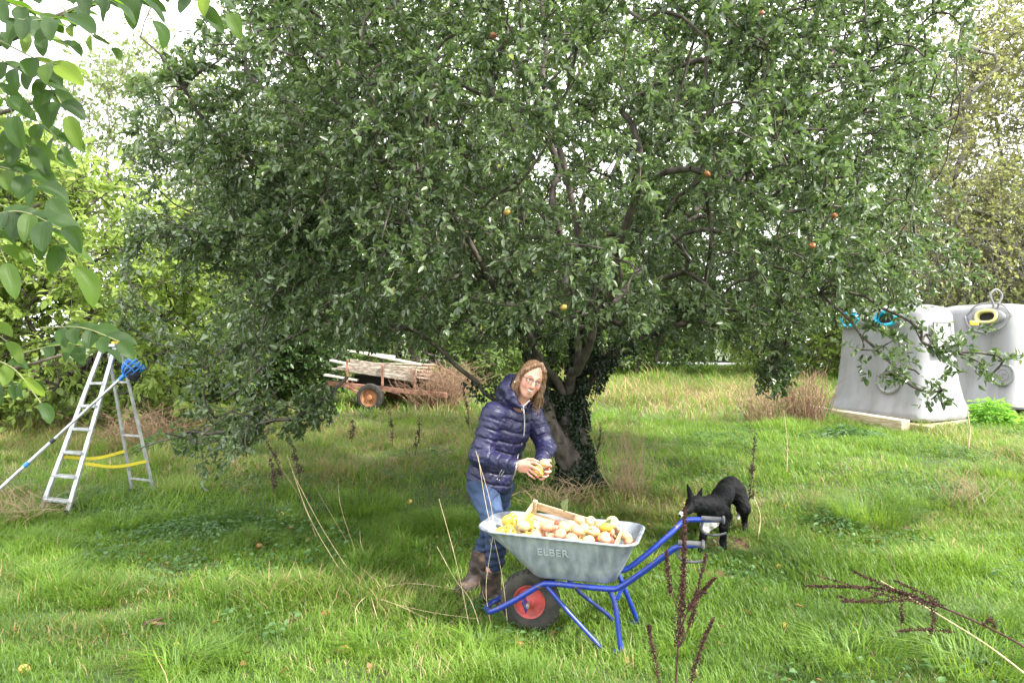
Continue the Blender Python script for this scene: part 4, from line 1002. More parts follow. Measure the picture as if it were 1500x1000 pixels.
rb2, _ = bell_bin(P0b, 2.0, 1.6, 1.95, 'pale grey recycling bin with a yellow rimmed opening and a lifting loop on top', (.66,), m_cream, loop=False, sign=False, eyebrow=True)
_c = at(1459, 452, 14.1); mb = MB(); mb.tube(spline([_c+np.array(q_) for q_ in ((-.04, 0, -.10), (-.05, 0, .08), (-.11, 0, .25), (0, 0, .36), (.11, 0, .25), (.05, 0, .08), (.04, 0, -.10))], 30), .022, 8); mb.build('lifting_loop', m_bin, rb2, True, off=np.array(rb2.location))
# yellow latch beside the oval
_c = at(1427, 473, 14.0); mb = MB(); mb.box(_c, (.16, .05, .09), np.eye(3), .02); mb.build('latch', m_yell, rb2, True, off=np.array(rb2.location))
# timber under the first bin
m_sleeper = mat_noise('weathered_timber', (.36, .28, .17), (.62, .52, .36), 4, .85, bmp=.5, bdist=.006, stretch=(1.5, 1.5, 8))
pq = [(P0a-E2*.28+E1*1.95, P0a-E2*.34+E1*.1, .20, .20, 'thick yellowish timber lying along the front of the cyan rimmed bin'), (P0a-E2*.02+E1*2.02, P0a-E2*.02-E1*.12, .16, .12, 'pale timber under the front edge of the cyan rimmed bin'),
      (P0a+E1*.02-E2*.02, P0a+E1*.02+E2*1.5, .14, .12, 'short timber under the right side of the cyan rimmed bin')]
for a, b, wx, wy, lb in pq:
    a = a.copy(); b = b.copy(); a[2] = float(gz(a[0], a[1]))+wy/2-.02; b[2] = float(gz(b[0], b[1]))+wy/2-.02
    c_ = (a+b)/2; mb = MB(); mb.bar(a, b, wx, wy, bev=.012); o = mb.build('timber_beam', m_sleeper, None, False, off=c_); o.location = Vector(c_); setp(o, lb, 'beam', 'timbers under the bins')

# ================================================================== OLD TRAILER
m_rust = mat_noise('rusty_iron', (.16, .07, .045), (.42, .22, .15), 9, .9, bmp=.5)
m_orange = mat_noise('orange_rust_wheel', (.24, .10, .05), (.46, .20, .09), 7, .8, bmp=.3)
m_gwood = mat_noise('grey_weathered_wood', (.22, .17, .13), (.58, .50, .43), 6, .9, bmp=.5, stretch=(1, 6, 6))
m_wwood = mat_noise('bleached_board', (.40, .36, .32), (.72, .68, .62), 5, .8, bmp=.3, stretch=(1, 6, 6))
TX0, TX1 = at(497, 590, 15.2), at(672, 596, 14.6); TO = (TX0+TX1)/2; TO[2] = float(gz(TO[0], TO[1]))
tu = unit(np.array([TX1[0]-TX0[0], TX1[1]-TX0[1], 0])); tv_ = np.array([-tu[1], tu[0], 0]); TL = 2.45
tr = empty('farm_trailer', TO, 'derelict rusty farm trailer with a bleached wooden body and an orange wheel', 'trailer')
def tw(a, b, z): return tu*a+tv_*b+np.array([0, 0, z])
def tb(mb, n_, m_, sm=False): return mb.build(n_, m_, tr, sm)
MT = np.stack([tu, tv_, EZ], 1)
for b in (-.6, .6): mb = MB(); mb.bar(tw(-TL/2, b, .50), tw(TL/2, b, .30), .07, .09, bev=.006); tb(mb, 'chassis_rail', m_rust)
for a in (-1.1, -.4, .4, 1.1): mb = MB(); mb.bar(tw(a, -.6, .40-.08*a), tw(a, .6, .40-.08*a), .06, .06); tb(mb, 'cross_member', m_rust)
# body: leaning top boards, dark slot, lower boards
for k in range(3): mb = MB(); mb.bar(tw(-.75, -.62+.02*k, .76+.085*k-.0), tw(.62, -.62+.02*k, .58+.085*k), .022, .078, up=EZ, bev=.004); tb(mb, 'side_board', m_gwood)
for k in range(5): mb = MB(); mb.bar(tw(-1.15+.0*k, -.45+.22*k, .78+.02*k), tw(.8-.05*k, -.45+.22*k, .60+.06*k), .20, .022, bev=.004); tb(mb, 'deck_board', m_gwood)
for a in (-.78, -.05, .6): mb = MB(); mb.bar(tw(a, -.635, .46-.07*a), tw(a, -.635, .86-.13*a), .05, .04, bev=.004); tb(mb, 'stake', m_rust)
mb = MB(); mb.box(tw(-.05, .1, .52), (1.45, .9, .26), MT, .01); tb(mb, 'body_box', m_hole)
for (x0, z0, x1, z1, b) in ((-.62, 1.08, .55, .86, -.3), (-1.2, 1.12, -.2, 1.0, .2), (-1.2, .94, -.55, .80, -.5), (-1.25, .66, -.60, .56, -.64)): mb = MB(); mb.bar(tw(x0, b, z0), tw(x1, b+.1, z1), .16, .035, bev=.004); tb(mb, 'loose_board', m_wwood)
for b in (-.68, .68):
    wh = empty('wheel', tuple(tw(-.28, b, .24))); wh.parent = tr
    mb = MB(); mb.lathe((0, 0, 0), tv_, [(-.06, .15), (-.075, .20), (-.06, .255), (0, .27), (.06, .255), (.075, .20), (.06, .15)], 32); mb.build('tyre', m_tyre, wh, True)
    mb = MB(); mb.lathe((0, 0, 0), tv_, [(-.07, .17), (-.06, .155), (-.03, .13), (-.03, .06), (-.07, .05), (-.075, 0)], 28); mb.lathe((0, 0, 0), tv_, [(.07, .17), (.03, .13), (.03, 0)], 28); mb.build('rim', m_orange, wh, True)
mb = MB(); mb.tube([tw(-.28, -.7, .24), tw(-.28, .7, .24)], .03, 8); tb(mb, 'axle', m_rust)
mb = MB(); mb.bar(tw(-1.2, -.4, .46), tw(-1.5, 0, .42), .06, .06); mb.bar(tw(-1.2, .4, .46), tw(-1.5, 0, .42), .06, .06); tb(mb, 'drawbar', m_rust)
mb = MB(); mb.bar(tw(-.85, -.62, .46), tw(-.45, -.66, .28), .05, .05); tb(mb, 'axle_stay', m_rust)

# ================================================================== DEAD PLANTS AND WEEDS
m_bramble = mat_noise('dead_stem', (.17, .10, .065), (.36, .23, .15), 20, .9, bmp=0)
m_drystem = mat_noise('dry_brown_stem', (.24, .16, .09), (.42, .31, .19), 20, .9, bmp=0)
m_pale_stem = mat_noise('straw_stem', (.42, .32, .18), (.66, .54, .34), 20, .85, bmp=0)
m_dock = mat_noise('dock_seed', (.026, .010, .008), (.095, .038, .028), 60, .9, bmp=.3)
m_dkstem = mat_noise('dark_stem', (.05, .035, .025), (.12, .09, .06), 30, .9, bmp=0)
def tangle(name, label, cat, c, rx, ry, h, n, mat, seed, r=.006, group=None, up=.3):
    g = np.random.default_rng(seed); c = np.array([c[0], c[1], float(gz(c[0], c[1]))]); mb = MB()
    for k in range(n):
        a = g.random()*6.28; q0 = np.array([math.cos(a)*rx*g.random()**.5, math.sin(a)*ry*g.random()**.5, -.02]); 
        hh = h*(.5+.6*g.random()); q1 = q0+np.array([rx*.5*g.standard_normal(), ry*.5*g.standard_normal(), hh*.65]); q2 = q1+np.array([rx*.7*g.standard_normal(), ry*.6*g.standard_normal(), hh*(up-.15*g.random())])
        q2[2] = max(q2[2], .05); mb.tube(spline([q0, q1, q2], 7), [r*1.2, r, r*.6], 4, caps=False)
    o = mb.build(name, mat, None, False); o.location = Vector(c); return setp(o, label, cat, group)
tp_ = at(640, 596, 14.2)
tangle('dead_bramble', 'reddish brown tangle of dead brambles heaped over the trailer end', 'dead shrub', (tp_[0], 14.35), .50, .30, .98, 340, m_bramble, 5, .0045, up=.32)
def gpx(px, py): p = gp(px, py); return (p[0], p[1])
tangle('dead_stalk_clump', 'brown clump of dry stalks close beside the cyan rimmed bin', 'dead plant', (4.98, 12.7), .30, .25, .85, 170, m_bramble, 6, .0042, 'clumps of dry stalks', up=.5)
tangle('dead_stalk_clump', 'brown clump of dry stalks left of the bin, between bin and hanging crown', 'dead plant', (4.35, 12.8), .34, .25, .75, 130, m_drystem, 7, .0042, 'clumps of dry stalks', up=.5)
tangle('dead_stalk_clump', 'straw clump of dry stalks at the right foot of the apple trunk', 'dead plant', (1.22, 7.75), .20, .18, .68, 75, m_drystem, 8, .0024, 'clumps of dry stalks', up=.75)
tangle('dead_stalk_clump', 'low straw tangle in front of the trunk between woman and tree', 'dead plant', (.45, 7.35), .26, .16, .30, 60, m_drystem, 9, .0022, 'clumps of dry stalks', up=.5)
tangle('dead_stalk_clump', 'straw clump of dry stalks at the lower left beyond the stepladder', 'dead plant', gpx(10, 765), .28, .25, .32, 80, m_drystem, 10, .0025, 'clumps of dry stalks', up=.4)
tangle('dead_stalk_clump', 'pale dry clump standing in the grass far right', 'dead plant', gpx(1410, 745), .16, .12, .36, 50, m_drystem, 12, .0022, 'clumps of dry stalks', up=.6)
tangle('dead_stalk_clump', 'reddish dry clump between ladder and crown skirt', 'dead plant', gpx(215, 655), .5, .3, .55, 120, m_bramble, 13, .004, 'clumps of dry stalks', up=.5)
def stalk(name, label, pts, r, mat, cat='dead stalk', group='dead stalks in the grass', seeds=0, seedmat=None, branches=0, seed=0, blen=.12, srad=.0055, spread=.014):
    """one dry stem; seeds = number of seed husks strung along its upper part"""
    g = np.random.default_rng(seed+500); pts = [np.array(p) for p in pts]; O = pts[0].copy(); sp = spline(pts, 24)-O; L = np.linalg.norm(np.diff(sp, axis=0), axis=1).sum()
    root = empty(name, O, label, cat, group) if (seeds) else None
    mb = MB(); mb.tube(sp, np.linspace(r, r*.45, len(sp)), 6); lines = [sp[int(len(sp)*.3):]]
    for b in range(branches):
        i = int(len(sp)*(.25+.6*b/branches)); T = unit(sp[min(i+2, len(sp)-1)]-sp[i]); a = g.random()*6.28; side = unit(np.cross(T, [math.cos(a), math.sin(a), .2])); l = blen*(1.1-.6*b/branches)*(.7+.5*g.random())
        q = spline([sp[i], sp[i]+T*l*.45+side*l*.30, sp[i]+T*l*1.05+side*l*.38], 9); mb.tube(q, np.linspace(r*.5, r*.25, len(q)), 5); lines.append(q)
    st = mb.build('stem', mat, root, False)
    if not seeds:
        st.name = name; st.location = Vector(O); return setp(st, label, cat, group)
    tot = sum(len(l) for l in lines); Vs, Qs = [], []; o = 0
    P = []; 
    for l in lines:
        m = int(seeds*len(l)/tot*1.0); k = g.random(m)*(len(l)-1.001); i0 = k.astype(int); c = l[i0]+(l[i0+1]-l[i0])*(k-i0)[:, None]
        clus = .55+.45*np.sin(k*2.3+g.random()*6); P.append(c+g.standard_normal((m, 3))*spread*clus[:, None])
    P = np.concatenate(P); m = len(P); D = g.standard_normal((m, 3)); U = g.standard_normal((m, 3))
    for rot in range(2):
        v, q_ = leaf_batch(P, D, U if rot == 0 else np.cross(D, U), srad*2*(.7+.6*g.random(m)), srad*1.7, .1, .1); Vs.append(v); Qs.append(q_+o); o += len(v)
    mesh_np('seed_husks', np.concatenate(Vs), np.concatenate(Qs), seedmat or m_dock, root)
    return root
def up_to(px0, py0, mid, px1, py1, dY=0.0):
    """stalk rooted at ground pixel, tip at pixel; mid = list of pixels"""
    b = gp(px0, py0); Y = b[1]; out = [b-np.array([0, 0, .02])]
    n = len(mid)+1
    for i, (a, c) in enumerate(list(mid)+[(px1, py1)]): out.append(at(a, c, Y+dY*(i+1)/n))
    return out
# the big brown dock in front of the barrow handles (roots just below the picture)
def nearpt(px, py, Y): return at(px, py, Y)
DY = 2.62
dk = [(nearpt(985, 1225, DY), nearpt(990, 1000, DY), nearpt(1000, 860, DY), nearpt(1003, 742, DY+.02)),
      (nearpt(985, 1215, DY-.03), nearpt(965, 1000, DY-.06), nearpt(952, 930, DY-.06), nearpt(951, 915, DY-.06)),
      (nearpt(988, 1100, DY), nearpt(1012, 1000, DY-.04), nearpt(1030, 940, DY-.05), nearpt(1045, 905, DY-.05)),
      (nearpt(994, 930, DY), nearpt(1010, 890, DY-.02), nearpt(1030, 865, DY-.03), nearpt(1048, 845, DY-.04)),
      (nearpt(996, 900, DY), nearpt(983, 865, DY-.02), nearpt(978, 830, DY-.03), nearpt(976, 806, DY-.03)),
      (nearpt(993, 950, DY), nearpt(1012, 910, DY+.02), nearpt(1020, 870, DY+.03), nearpt(1035, 810, DY+.03))]
dock_lb = ['tall dark brown dock stalk with dense seed heads standing in front of the barrow handles', 'small dock stalk leaning left at the bottom edge beside the tall one', 'small dock stalk leaning right at the bottom edge beside the tall one']
O_ = dk[0][0]
dock = empty('dock_plant', O_, dock_lb[0], 'dead plant')
g5 = np.random.default_rng(77); 
def seedline(P0, r0, nseed, root, O, srad=.0065, spread=.012, dens=1.0, start=.15, dense_mid=True):
    sp = spline([np.array(p) for p in P0], 26)-O; mb = MB(); mb.tube(sp, np.linspace(r0, r0*.5, len(sp)), 6); st = mb.build('stem', m_dock, root, False)
    k0 = int(len(sp)*start); k = k0+g5.random(nseed)*(len(sp)-1.001-k0); i0 = k.astype(int); c = sp[i0]+(sp[i0+1]-sp[i0])*(k-i0)[:, None]
    whorl = .45+.55*np.abs(np.sin(k*3.1)); tap = np.clip((len(sp)-k)/len(sp)*2.2, .35, 1); P = c+g5.standard_normal((nseed, 3))*spread*(whorl*tap)[:, None]; D = g5.standard_normal((nseed, 3)); U = g5.standard_normal((nseed, 3)); Vs, Qs, o = [], [], 0
    for rot in range(2):
        v, q_ = leaf_batch(P, D, U if rot == 0 else np.cross(D, U), srad*1.7*(.6+.7*g5.random(nseed)), srad*1.5, .12, .1); Vs.append(v); Qs.append(q_+o); o += len(v)
    sh = mesh_np('seed_head', np.concatenate(Vs), np.concatenate(Qs), m_dock, root); return sp
for i, P0 in enumerate(dk): seedline(P0, .0045 if i == 0 else .0025, (1500, 330, 380, 420, 330, 420)[i], dock, O_, spread=(.0105 if i == 0 else .0062), srad=.0038, start=(.45 if i == 0 else .3))
# fallen dock at the right
fd = [at(1560, 990, 3.0), at(1480, 935, 3.25), at(1370, 885, 3.5), at(1290, 862, 3.65), at(1180, 858, 3.75)]
dock2 = empty('dock_plant', fd[0], 'fallen dark brown dock stalk with drooping seed heads lying over the near grass at right', 'dead plant')
sp_ = seedline(fd, .0055, 500, dock2, fd[0], spread=.010, srad=.0055, start=.5)
for (a, b, c, n_) in [((1385, 890, 3.46), (1300, 872, 3.5), (1195, 842, 3.6), 380), ((1330, 872, 3.6), (1280, 850, 3.62), (1250, 836, 3.7), 300), ((1340, 876, 3.55), (1290, 880, 3.5), (1232, 880, 3.5), 300), ((1300, 864, 3.6), (1260, 880, 3.58), (1225, 872, 3.58), 200),
                      ((1362, 882, 3.5), (1368, 905, 3.45), (1362, 930, 3.42), 160), ((1318, 870, 3.6), (1322, 900, 3.5), (1321, 912, 3.5), 140), ((1400, 925, 3.35), (1350, 922, 3.38), (1312, 924, 3.38), 260), ((1390, 893, 3.45), (1350, 868, 3.5), (1310, 850, 3.55), 250), ((1440, 918, 3.3), (1450, 905, 3.3), (1458, 920, 3.3), 120)]:
    seedline([at(*a), at(*b), at(*c)], .0018, int(n_*.8), dock2, fd[0], spread=.0065, srad=.0045, start=.1)
stalk('dead_stalk', 'pale bent straw stem lying under the fallen dock', [at(1520, 1000, 3.1), at(1440, 940, 3.3), at(1350, 885, 3.6), at(1290, 850, 3.75)], .004, m_pale_stem)
stalk('dead_stalk', 'thin dark stem leaning up behind the fallen dock', [at(1325, 868, 4.3), at(1300, 810, 4.5), at(1283, 770, 4.65)], .003, m_dkstem)
# dry stalks left of the woman
S = [((520, 845), [(470, 770)], 428, 690), ((510, 850), [(455, 760)], 420, 665), ((530, 830), [(500, 745)], 495, 700), ((545, 822), [(530, 800)], 527, 777), ((515, 800), [(495, 770)], 460, 710), ((470, 800), [(440, 730)], 392, 655)]
lab = ['longest pale dry stalk leaning left from the tangle left of the woman', 'pale dry stalk leaning left, parallel above the longest one', 'thin upright pale stalk in the tangle left of the woman', 'short thick broken stalk in the tangle left of the woman', 'thin pale stalk crossing the leaning ones', 'pale stalk leaning far left with a dark dry tip']
for i, (b, m_, tx_, ty_) in enumerate(S): stalk('dead_stalk', lab[i], up_to(b[0], b[1], m_, tx_, ty_, .15), .0022, m_drystem if i in (2, 4, 5) else m_pale_stem, seed=i)
for i, (pts, lb) in enumerate([([(540, 862), (600, 850), (690, 862)], 'pale stalk lying in a low arch towards the woman'), ([(535, 868), (620, 890), (700, 902)], 'long pale stalk lying towards the boots'), ([(542, 866), (590, 885), (640, 908)], 'pale stalk lying flat below the long one'), ([(540, 865), (522, 885), (523, 912)], 'bent yellow stalk hooking down from the tangle'), ([(543, 868), (548, 885), (553, 902)], 'short yellow stalk pointing down from the tangle')]):
    P_ = [gp(px, py+4, .05 if k != 1 else .09) for k, (px, py) in enumerate(pts)]; stalk('dead_stalk', lb, P_, .0022, m_pale_stem)
for i, (b, m_, tx_, ty_, lb) in enumerate([((722, 925), [(712, 860), (722, 760)], 697, 660, 'tall pale stalk rising in front of the jeans'), ((745, 925), [(735, 840), (712, 740)], 700, 665, 'second tall stalk in front of the boots, crossing the first'), ((690, 925), [(670, 830)], 643, 730, 'thin stalk leaning left of the boots'), ((708, 930), [(690, 880), (668, 850)], 640, 800, 'bent stalk low left of the boots'), ((700, 680), [(690, 620)], 672, 560, 'dark leafless stalk left of the jacket')]):
    stalk('dead_stalk', lb, up_to(b[0], b[1], m_, tx_, ty_, .05), .0026 if i < 4 else .003, m_pale_stem if i < 4 else m_dkstem, seed=20+i, branches=2 if i in (0, 1) else 0, blen=.06)
# dark seeded stalks in the middle distance
for i, (bx, by, tx_, ty_, lb) in enumerate([(418, 712, 388, 640, 'dark seeded stalk under the left crown skirt, leaning left'), (440, 712, 424, 640, 'dark seeded stalk under the left crown skirt, nearly upright'), (400, 730, 396, 670, 'short dark stalk below the left crown skirt'), (575, 660, 568, 595, 'dark seeded stalk in front of the trailer wheel'), (607, 668, 614, 612, 'dark seeded stalk in front of the bramble heap'), (513, 650, 515, 615, 'short dark stalk in the lit grass below the trailer'), (1092, 760, 1106, 632, 'tall dark seeded stalk behind the dog rump'), (870, 680, 880, 620, 'dark seeded stalk beside the trunk, right'), (1152, 700, 1148, 600, 'thin brown stalk in the lit grass before the bins'), (1418, 660, 1417, 600, 'straw stake standing in front of the bin gap'), (688, 640, 676, 560, 'dark seeded stalk between bramble heap and jacket'), (780, 640, 783, 600, 'dark stalk hidden behind the woman')]):
    stalk('seeded_stalk', lb, up_to(bx, by, [((bx+tx_)/2+3, (by+ty_)/2)], tx_, ty_), .006 if i != 9 else .012, m_dkstem if i not in (8, 9) else m_pale_stem, group='seeded stalks in the meadow', seeds=110 if i not in (8, 9) else 0, seedmat=m_dkstem, branches=2, seed=40+i, blen=.09, srad=.011, spread=.016)
# tussocks of long grass
def tuft(label, px, py, rad, h, n, mat=None, seed=0, dry=.1, cat='grass tuft', wid=.006):
    g = np.random.default_rng(seed+900); p = gp(px, py); r = rad*np.sqrt(g.random(n)); a = g.random(n)*6.28; P = np.stack([r*np.cos(a), r*np.sin(a), np.full(n, -.01)], 1)
    P[:, 2] += gz(p[0]+P[:, 0], p[1]+P[:, 1])-p[2]
    v, q4, t3 = blade_batch(P, a+.6*g.standard_normal(n), .3+.8*g.random(n), h*(.5+.6*g.random(n)), wid*(.7+.6*g.random(n)), .9+.5*g.random(n))
    o = mesh_np('grass_tuft', v, [q4, t3], mat or m_grass, attrs={'tint': np.repeat(np.clip(.45+.25*g.standard_normal(n), 0, 1), 5)}); o.location = Vector(p); setp(o, label, cat, 'tussocks of long grass')
tuft('largest bright tussock at the bottom edge, left part of the meadow', 262, 992, .14, .24, 240, seed=1)
tuft('yellowish tussock at the left side, lit by the sun', 70, 850, .13, .17, 240, seed=2)
tuft('dark green tussock right of the yellowish one', 140, 885, .12, .16, 240, seed=3)
tuft('tussock of rank grass below the stepladder rear feet', 175, 772, .20, .20, 320, seed=4)
tuft('tussock at the foot of the dry stalk tangle, in front', 545, 955, .15, .15, 260, seed=5)
tuft('dark tussock in the shade left of the woman', 540, 745, .35, .24, 500, seed=6)
tuft('big soft grey green tussock in the right half of the meadow', 1275, 765, .32, .40, 700, seed=7, wid=.0045)
tuft('bluish tussock beside the soft one, further right', 1350, 740, .28, .22, 420, seed=8)
tuft('long bladed tussock at the bottom right corner', 1430, 985, .22, .26, 330, seed=9)
tuft('flattened tussock under the fallen dock', 1250, 970, .22, .20, 300, seed=10)
tuft('bright tussock right of the wheelbarrow legs', 1000, 950, .15, .16, 220, seed=11)
tuft('tussock before the barrow wheel', 700, 950, .16, .15, 220, seed=12)
tuft('tussock in front of the trailer', 610, 620, .5, .25, 400, seed=13)
tuft('pale tussock in the lit grass right of the trunk', 960, 620, .5, .22, 420, seed=14)
tuft('bright lit tussock at the right picture edge', 1480, 700, .3, .25, 350, seed=15)
# nettle like leafy weeds
def leafy_weed(label, px, py, w_, h, n, mat, seed, ll=.05, name='leafy_weed', cat='weed'):
    g = np.random.default_rng(seed); p = gp(px, py); P = np.stack([w_*g.standard_normal(n)*.6, w_*.6*g.standard_normal(n)*.6, h*g.random(n)], 1)
    P[:, 2] *= np.exp(-(P[:, 0]/w_)**2); D = unit(P*np.array([1, 1, .2])+.04*g.standard_normal((n, 3))); D[:, 2] -= .1; v, q_ = leaf_batch(P, D, np.array([[0, 0, 1.]])+.4*g.standard_normal((n, 3)), ll*(.6+.8*g.random(n)), ll*.55, .15, .25)
    o = mesh_np(name, v, q_, mat, attrs={'tint': np.repeat(g.random(n)*.9, 6)}); o.location = Vector(p); setp(o, label, cat, 'leafy weeds')
    if 'nettle' not in label: o['kind'] = 'stuff'
m_lime = mat_leaf('lime_leaf', (.10, .26, .03), (.25, .50, .07), (.45, .8, .10), .4, .45, .4)
leafy_weed('bright green nettle clump in front of the gap between the bins', 1452, 622, .40, .42, 900, m_lime, 3, .085)
leafy_weed('low green weeds sprawling along the yellowish timber', 1245, 640, .45, .16, 500, m_weed, 4, .07)
leafy_weed('grey green weeds right of the stepladder in the dry grass', 240, 665, .35, .28, 400, m_weed, 5, .07)
leafy_weed('patch of clover like weeds left of the dead stalks', 300, 775, .55, .10, 900, m_weed, 6, .045)
leafy_weed('small leafy weed left of the barrow nose', 705, 900, .10, .10, 60, m_weed, 7, .04)
leafy_weed('green weeds at the left foot of the trunk behind the woman', 770, 700, .25, .30, 260, m_mid, 8, .06)
leafy_weed('green weeds in the lit grass right of the dock stalk', 1215, 775, .3, .14, 260, m_weed, 9, .05)
# bark scrap, fallen leaf, dug soil
m_dirt = mat_noise('dug_soil', (.055, .026, .016), (.13, .065, .042), 18, .95, bmp=.9, bdist=.02)
for (cx, cy, rx, ry, h, lb) in [(1.80, 6.18, .30, .17, .05, 'mound of reddish dug soil between the paws of the dog'), (1.35, 5.45, .26, .12, .035, 'patch of scraped bare soil behind the barrow handles')]:
    g = np.random.default_rng(3); xs = np.linspace(-1.15, 1.15, 40); GX, GY = np.meshgrid(xs, xs); rr2 = GX**2+GY**2+.4*(vnoise(GX*1.0, GY*1.0, .35, 77)-.5)
    Zs = h*np.exp(-rr2*1.6)+.03*(vnoise(GX*rx, GY*ry, .03, 8)-.5)-.012*rr2-.004; V = np.stack([cx+GX.ravel()*rx, cy+GY.ravel()*ry, (Zs+gz(cx+GX*rx, cy+GY*ry)).ravel()], 1)
    ii = np.arange(1600).reshape(40, 40); o = mesh_np('soil_mound', V-[cx, cy, 0], np.stack([ii[:-1, :-1], ii[:-1, 1:], ii[1:, 1:], ii[1:, :-1]], -1).reshape(-1, 4), m_dirt, smooth=True); o.location = (cx, cy, 0); setp(o, lb, 'soil')
m_rot = mat_noise('rotten_leaf', (.05, .028, .018), (.13, .07, .05), 25, .9)
p = gp(226, 912, .03); mb = MB()
mb.tube(spline([(-.07, 0, -.02), (-.02, .01, .0), (.05, .0, .03)], 8), [.006, .02, .022, .02, .018, .014, .008, .003], 7); mb.tube(spline([(0, -.01, -.01), (.05, -.02, .0), (.09, -.03, .005)], 8), [.004, .014, .016, .015, .012, .01, .006, .003], 7)
o = mb.build('bark_scrap', m_rot, None, True); o.location = Vector(p); setp(o, 'dark brown curled scrap of bark lying in the grass', 'bark')
p = gp(203, 866, .03); v, q_ = leaf_batch(np.array([[-.03, 0, 0]]), np.array([[1, .2, .1]]), np.array([[0, -.4, 1.]]), .075, .055, .1, .1); o = mesh_np('fallen_leaf', v, q_, m_weed, attrs={'tint': np.full(6, 1.)}); o.location = Vector(p); setp(o, 'single pale green leaf lying on the grass at left', 'leaf')
p = gp(432, 909, .02); mb = MB(); mb.tube(spline([(-.035, 0, -.01), (0, .01, .01), (.04, 0, .0)], 7), [.004, .012, .014, .013, .01, .006, .003], 6); o = mb.build('rotten_apple', m_rot, None, True); o.location = Vector(p); setp(o, 'shrivelled black rotten apple in the grass left of centre', 'rotten apple')

# ================================================================== WALNUT BRANCH IN FRONT
m_wal, nt_, bs_, out_ = new_mat('walnut_leaf')
uvn = nt_.nodes.new('ShaderNodeAttribute'); uvn.attribute_name = 'across'; uvl = nt_.nodes.new('ShaderNodeAttribute'); uvl.attribute_name = 'along'
mt = nt_.nodes.new('ShaderNodeMath'); mt.operation = 'ABSOLUTE'; nt_.links.new(uvn.outputs['Fac'], mt.inputs[0])
sb = nt_.nodes.new('ShaderNodeMath'); sb.operation = 'MULTIPLY_ADD'; nt_.links.new(mt.outputs[0], sb.inputs[0]); sb.inputs[1].default_value = -.28; nt_.links.new(uvl.outputs['Fac'], sb.inputs[2])
sn = nt_.nodes.new('ShaderNodeMath'); sn.operation = 'MULTIPLY'; sn.inputs[1].default_value = 66; nt_.links.new(sb.outputs[0], sn.inputs[0]); ss = nt_.nodes.new('ShaderNodeMath'); ss.operation = 'SINE'; nt_.links.new(sn.outputs[0], ss.inputs[0])
vein = ramp(nt_, ss.outputs[0], [(.80, 0.0), (.98, 1.0)]); mid = ramp(nt_, mt.outputs[0], [(.0, 1.0), (.07, 0.0)])
mxv = nt_.nodes.new('ShaderNodeMath'); mxv.operation = 'MAXIMUM'; nt_.links.new(vein, mxv.inputs[0]); nt_.links.new(mid, mxv.inputs[1])
att = nt_.nodes.new('ShaderNodeAttribute'); att.attribute_name = 'tint'
cb_ = ramp(nt_, att.outputs['Fac'], [(0, (.008, .024, .005)), (.75, (.026, .062, .011)), (1, (.15, .22, .015))])
mlt = nt_.nodes.new('ShaderNodeMath'); mlt.operation = 'MULTIPLY'; mlt.inputs[1].default_value = .14; nt_.links.new(mxv.outputs[0], mlt.inputs[0])
colw = mixc(nt_, mlt.outputs[0], cb_, (.12, .18, .06)); nt_.links.new(colw, bs_.inputs['Base Color']); bs_.inputs['Roughness'].default_value = .5; bs_.inputs['Specular IOR Level'].default_value = .3
bump(nt_, bs_, mxv.outputs[0], .35, .002)
trn = nt_.nodes.new('ShaderNodeBsdfTranslucent'); nt_.links.new(mixc(nt_, .6, colw, (.22, .42, .03)), trn.inputs['Color']); msx = nt_.nodes.new('ShaderNodeMixShader'); msx.inputs[0].default_value = .42
nt_.links.new(bs_.outputs[0], msx.inputs[1]); nt_.links.new(trn.outputs[0], msx.inputs[2]); nt_.links.new(msx.outputs[0], out_.inputs['Surface'])
def leaflet(P, D, U, L, W, g):
    D = unit(D); S = unit(np.cross(D, U)); U2 = np.cross(S, D); nu, nv = 13, 7; V, al, ac = [], [], []
    curl = .10+.25*g.random(); fold = .25+.3*g.random(); tw_ = .3*g.standard_normal(); sw = .10*g.standard_normal()
    for i in range(nu):
        u = i/(nu-1); wd_ = W*.54*(math.sin(math.pi*min(1, u**.92))**.58)+.0003
        for j in range(nv):
            a = -1+2*j/(nv-1); c = P+D*L*u+S*(wd_*a+sw*L*math.sin(math.pi*u))+U2*(fold*wd_*abs(a)-curl*L*u*u+.05*wd_*math.sin(u*9+a*2)+tw_*wd_*a*u)
            V.append(c); al.append(u); ac.append(a)
    ii = np.arange(nu*nv).reshape(nu, nv); return np.array(V), np.stack([ii[:-1, :-1], ii[:-1, 1:], ii[1:, 1:], ii[1:, :-1]], -1).reshape(-1, 4), al, ac
g = np.random.default_rng(42)
WO = at(-260, 120, 1.9); wal = empty('walnut_branch', WO, 'overhanging walnut branches with large leaflets reaching in from the left', 'branch')
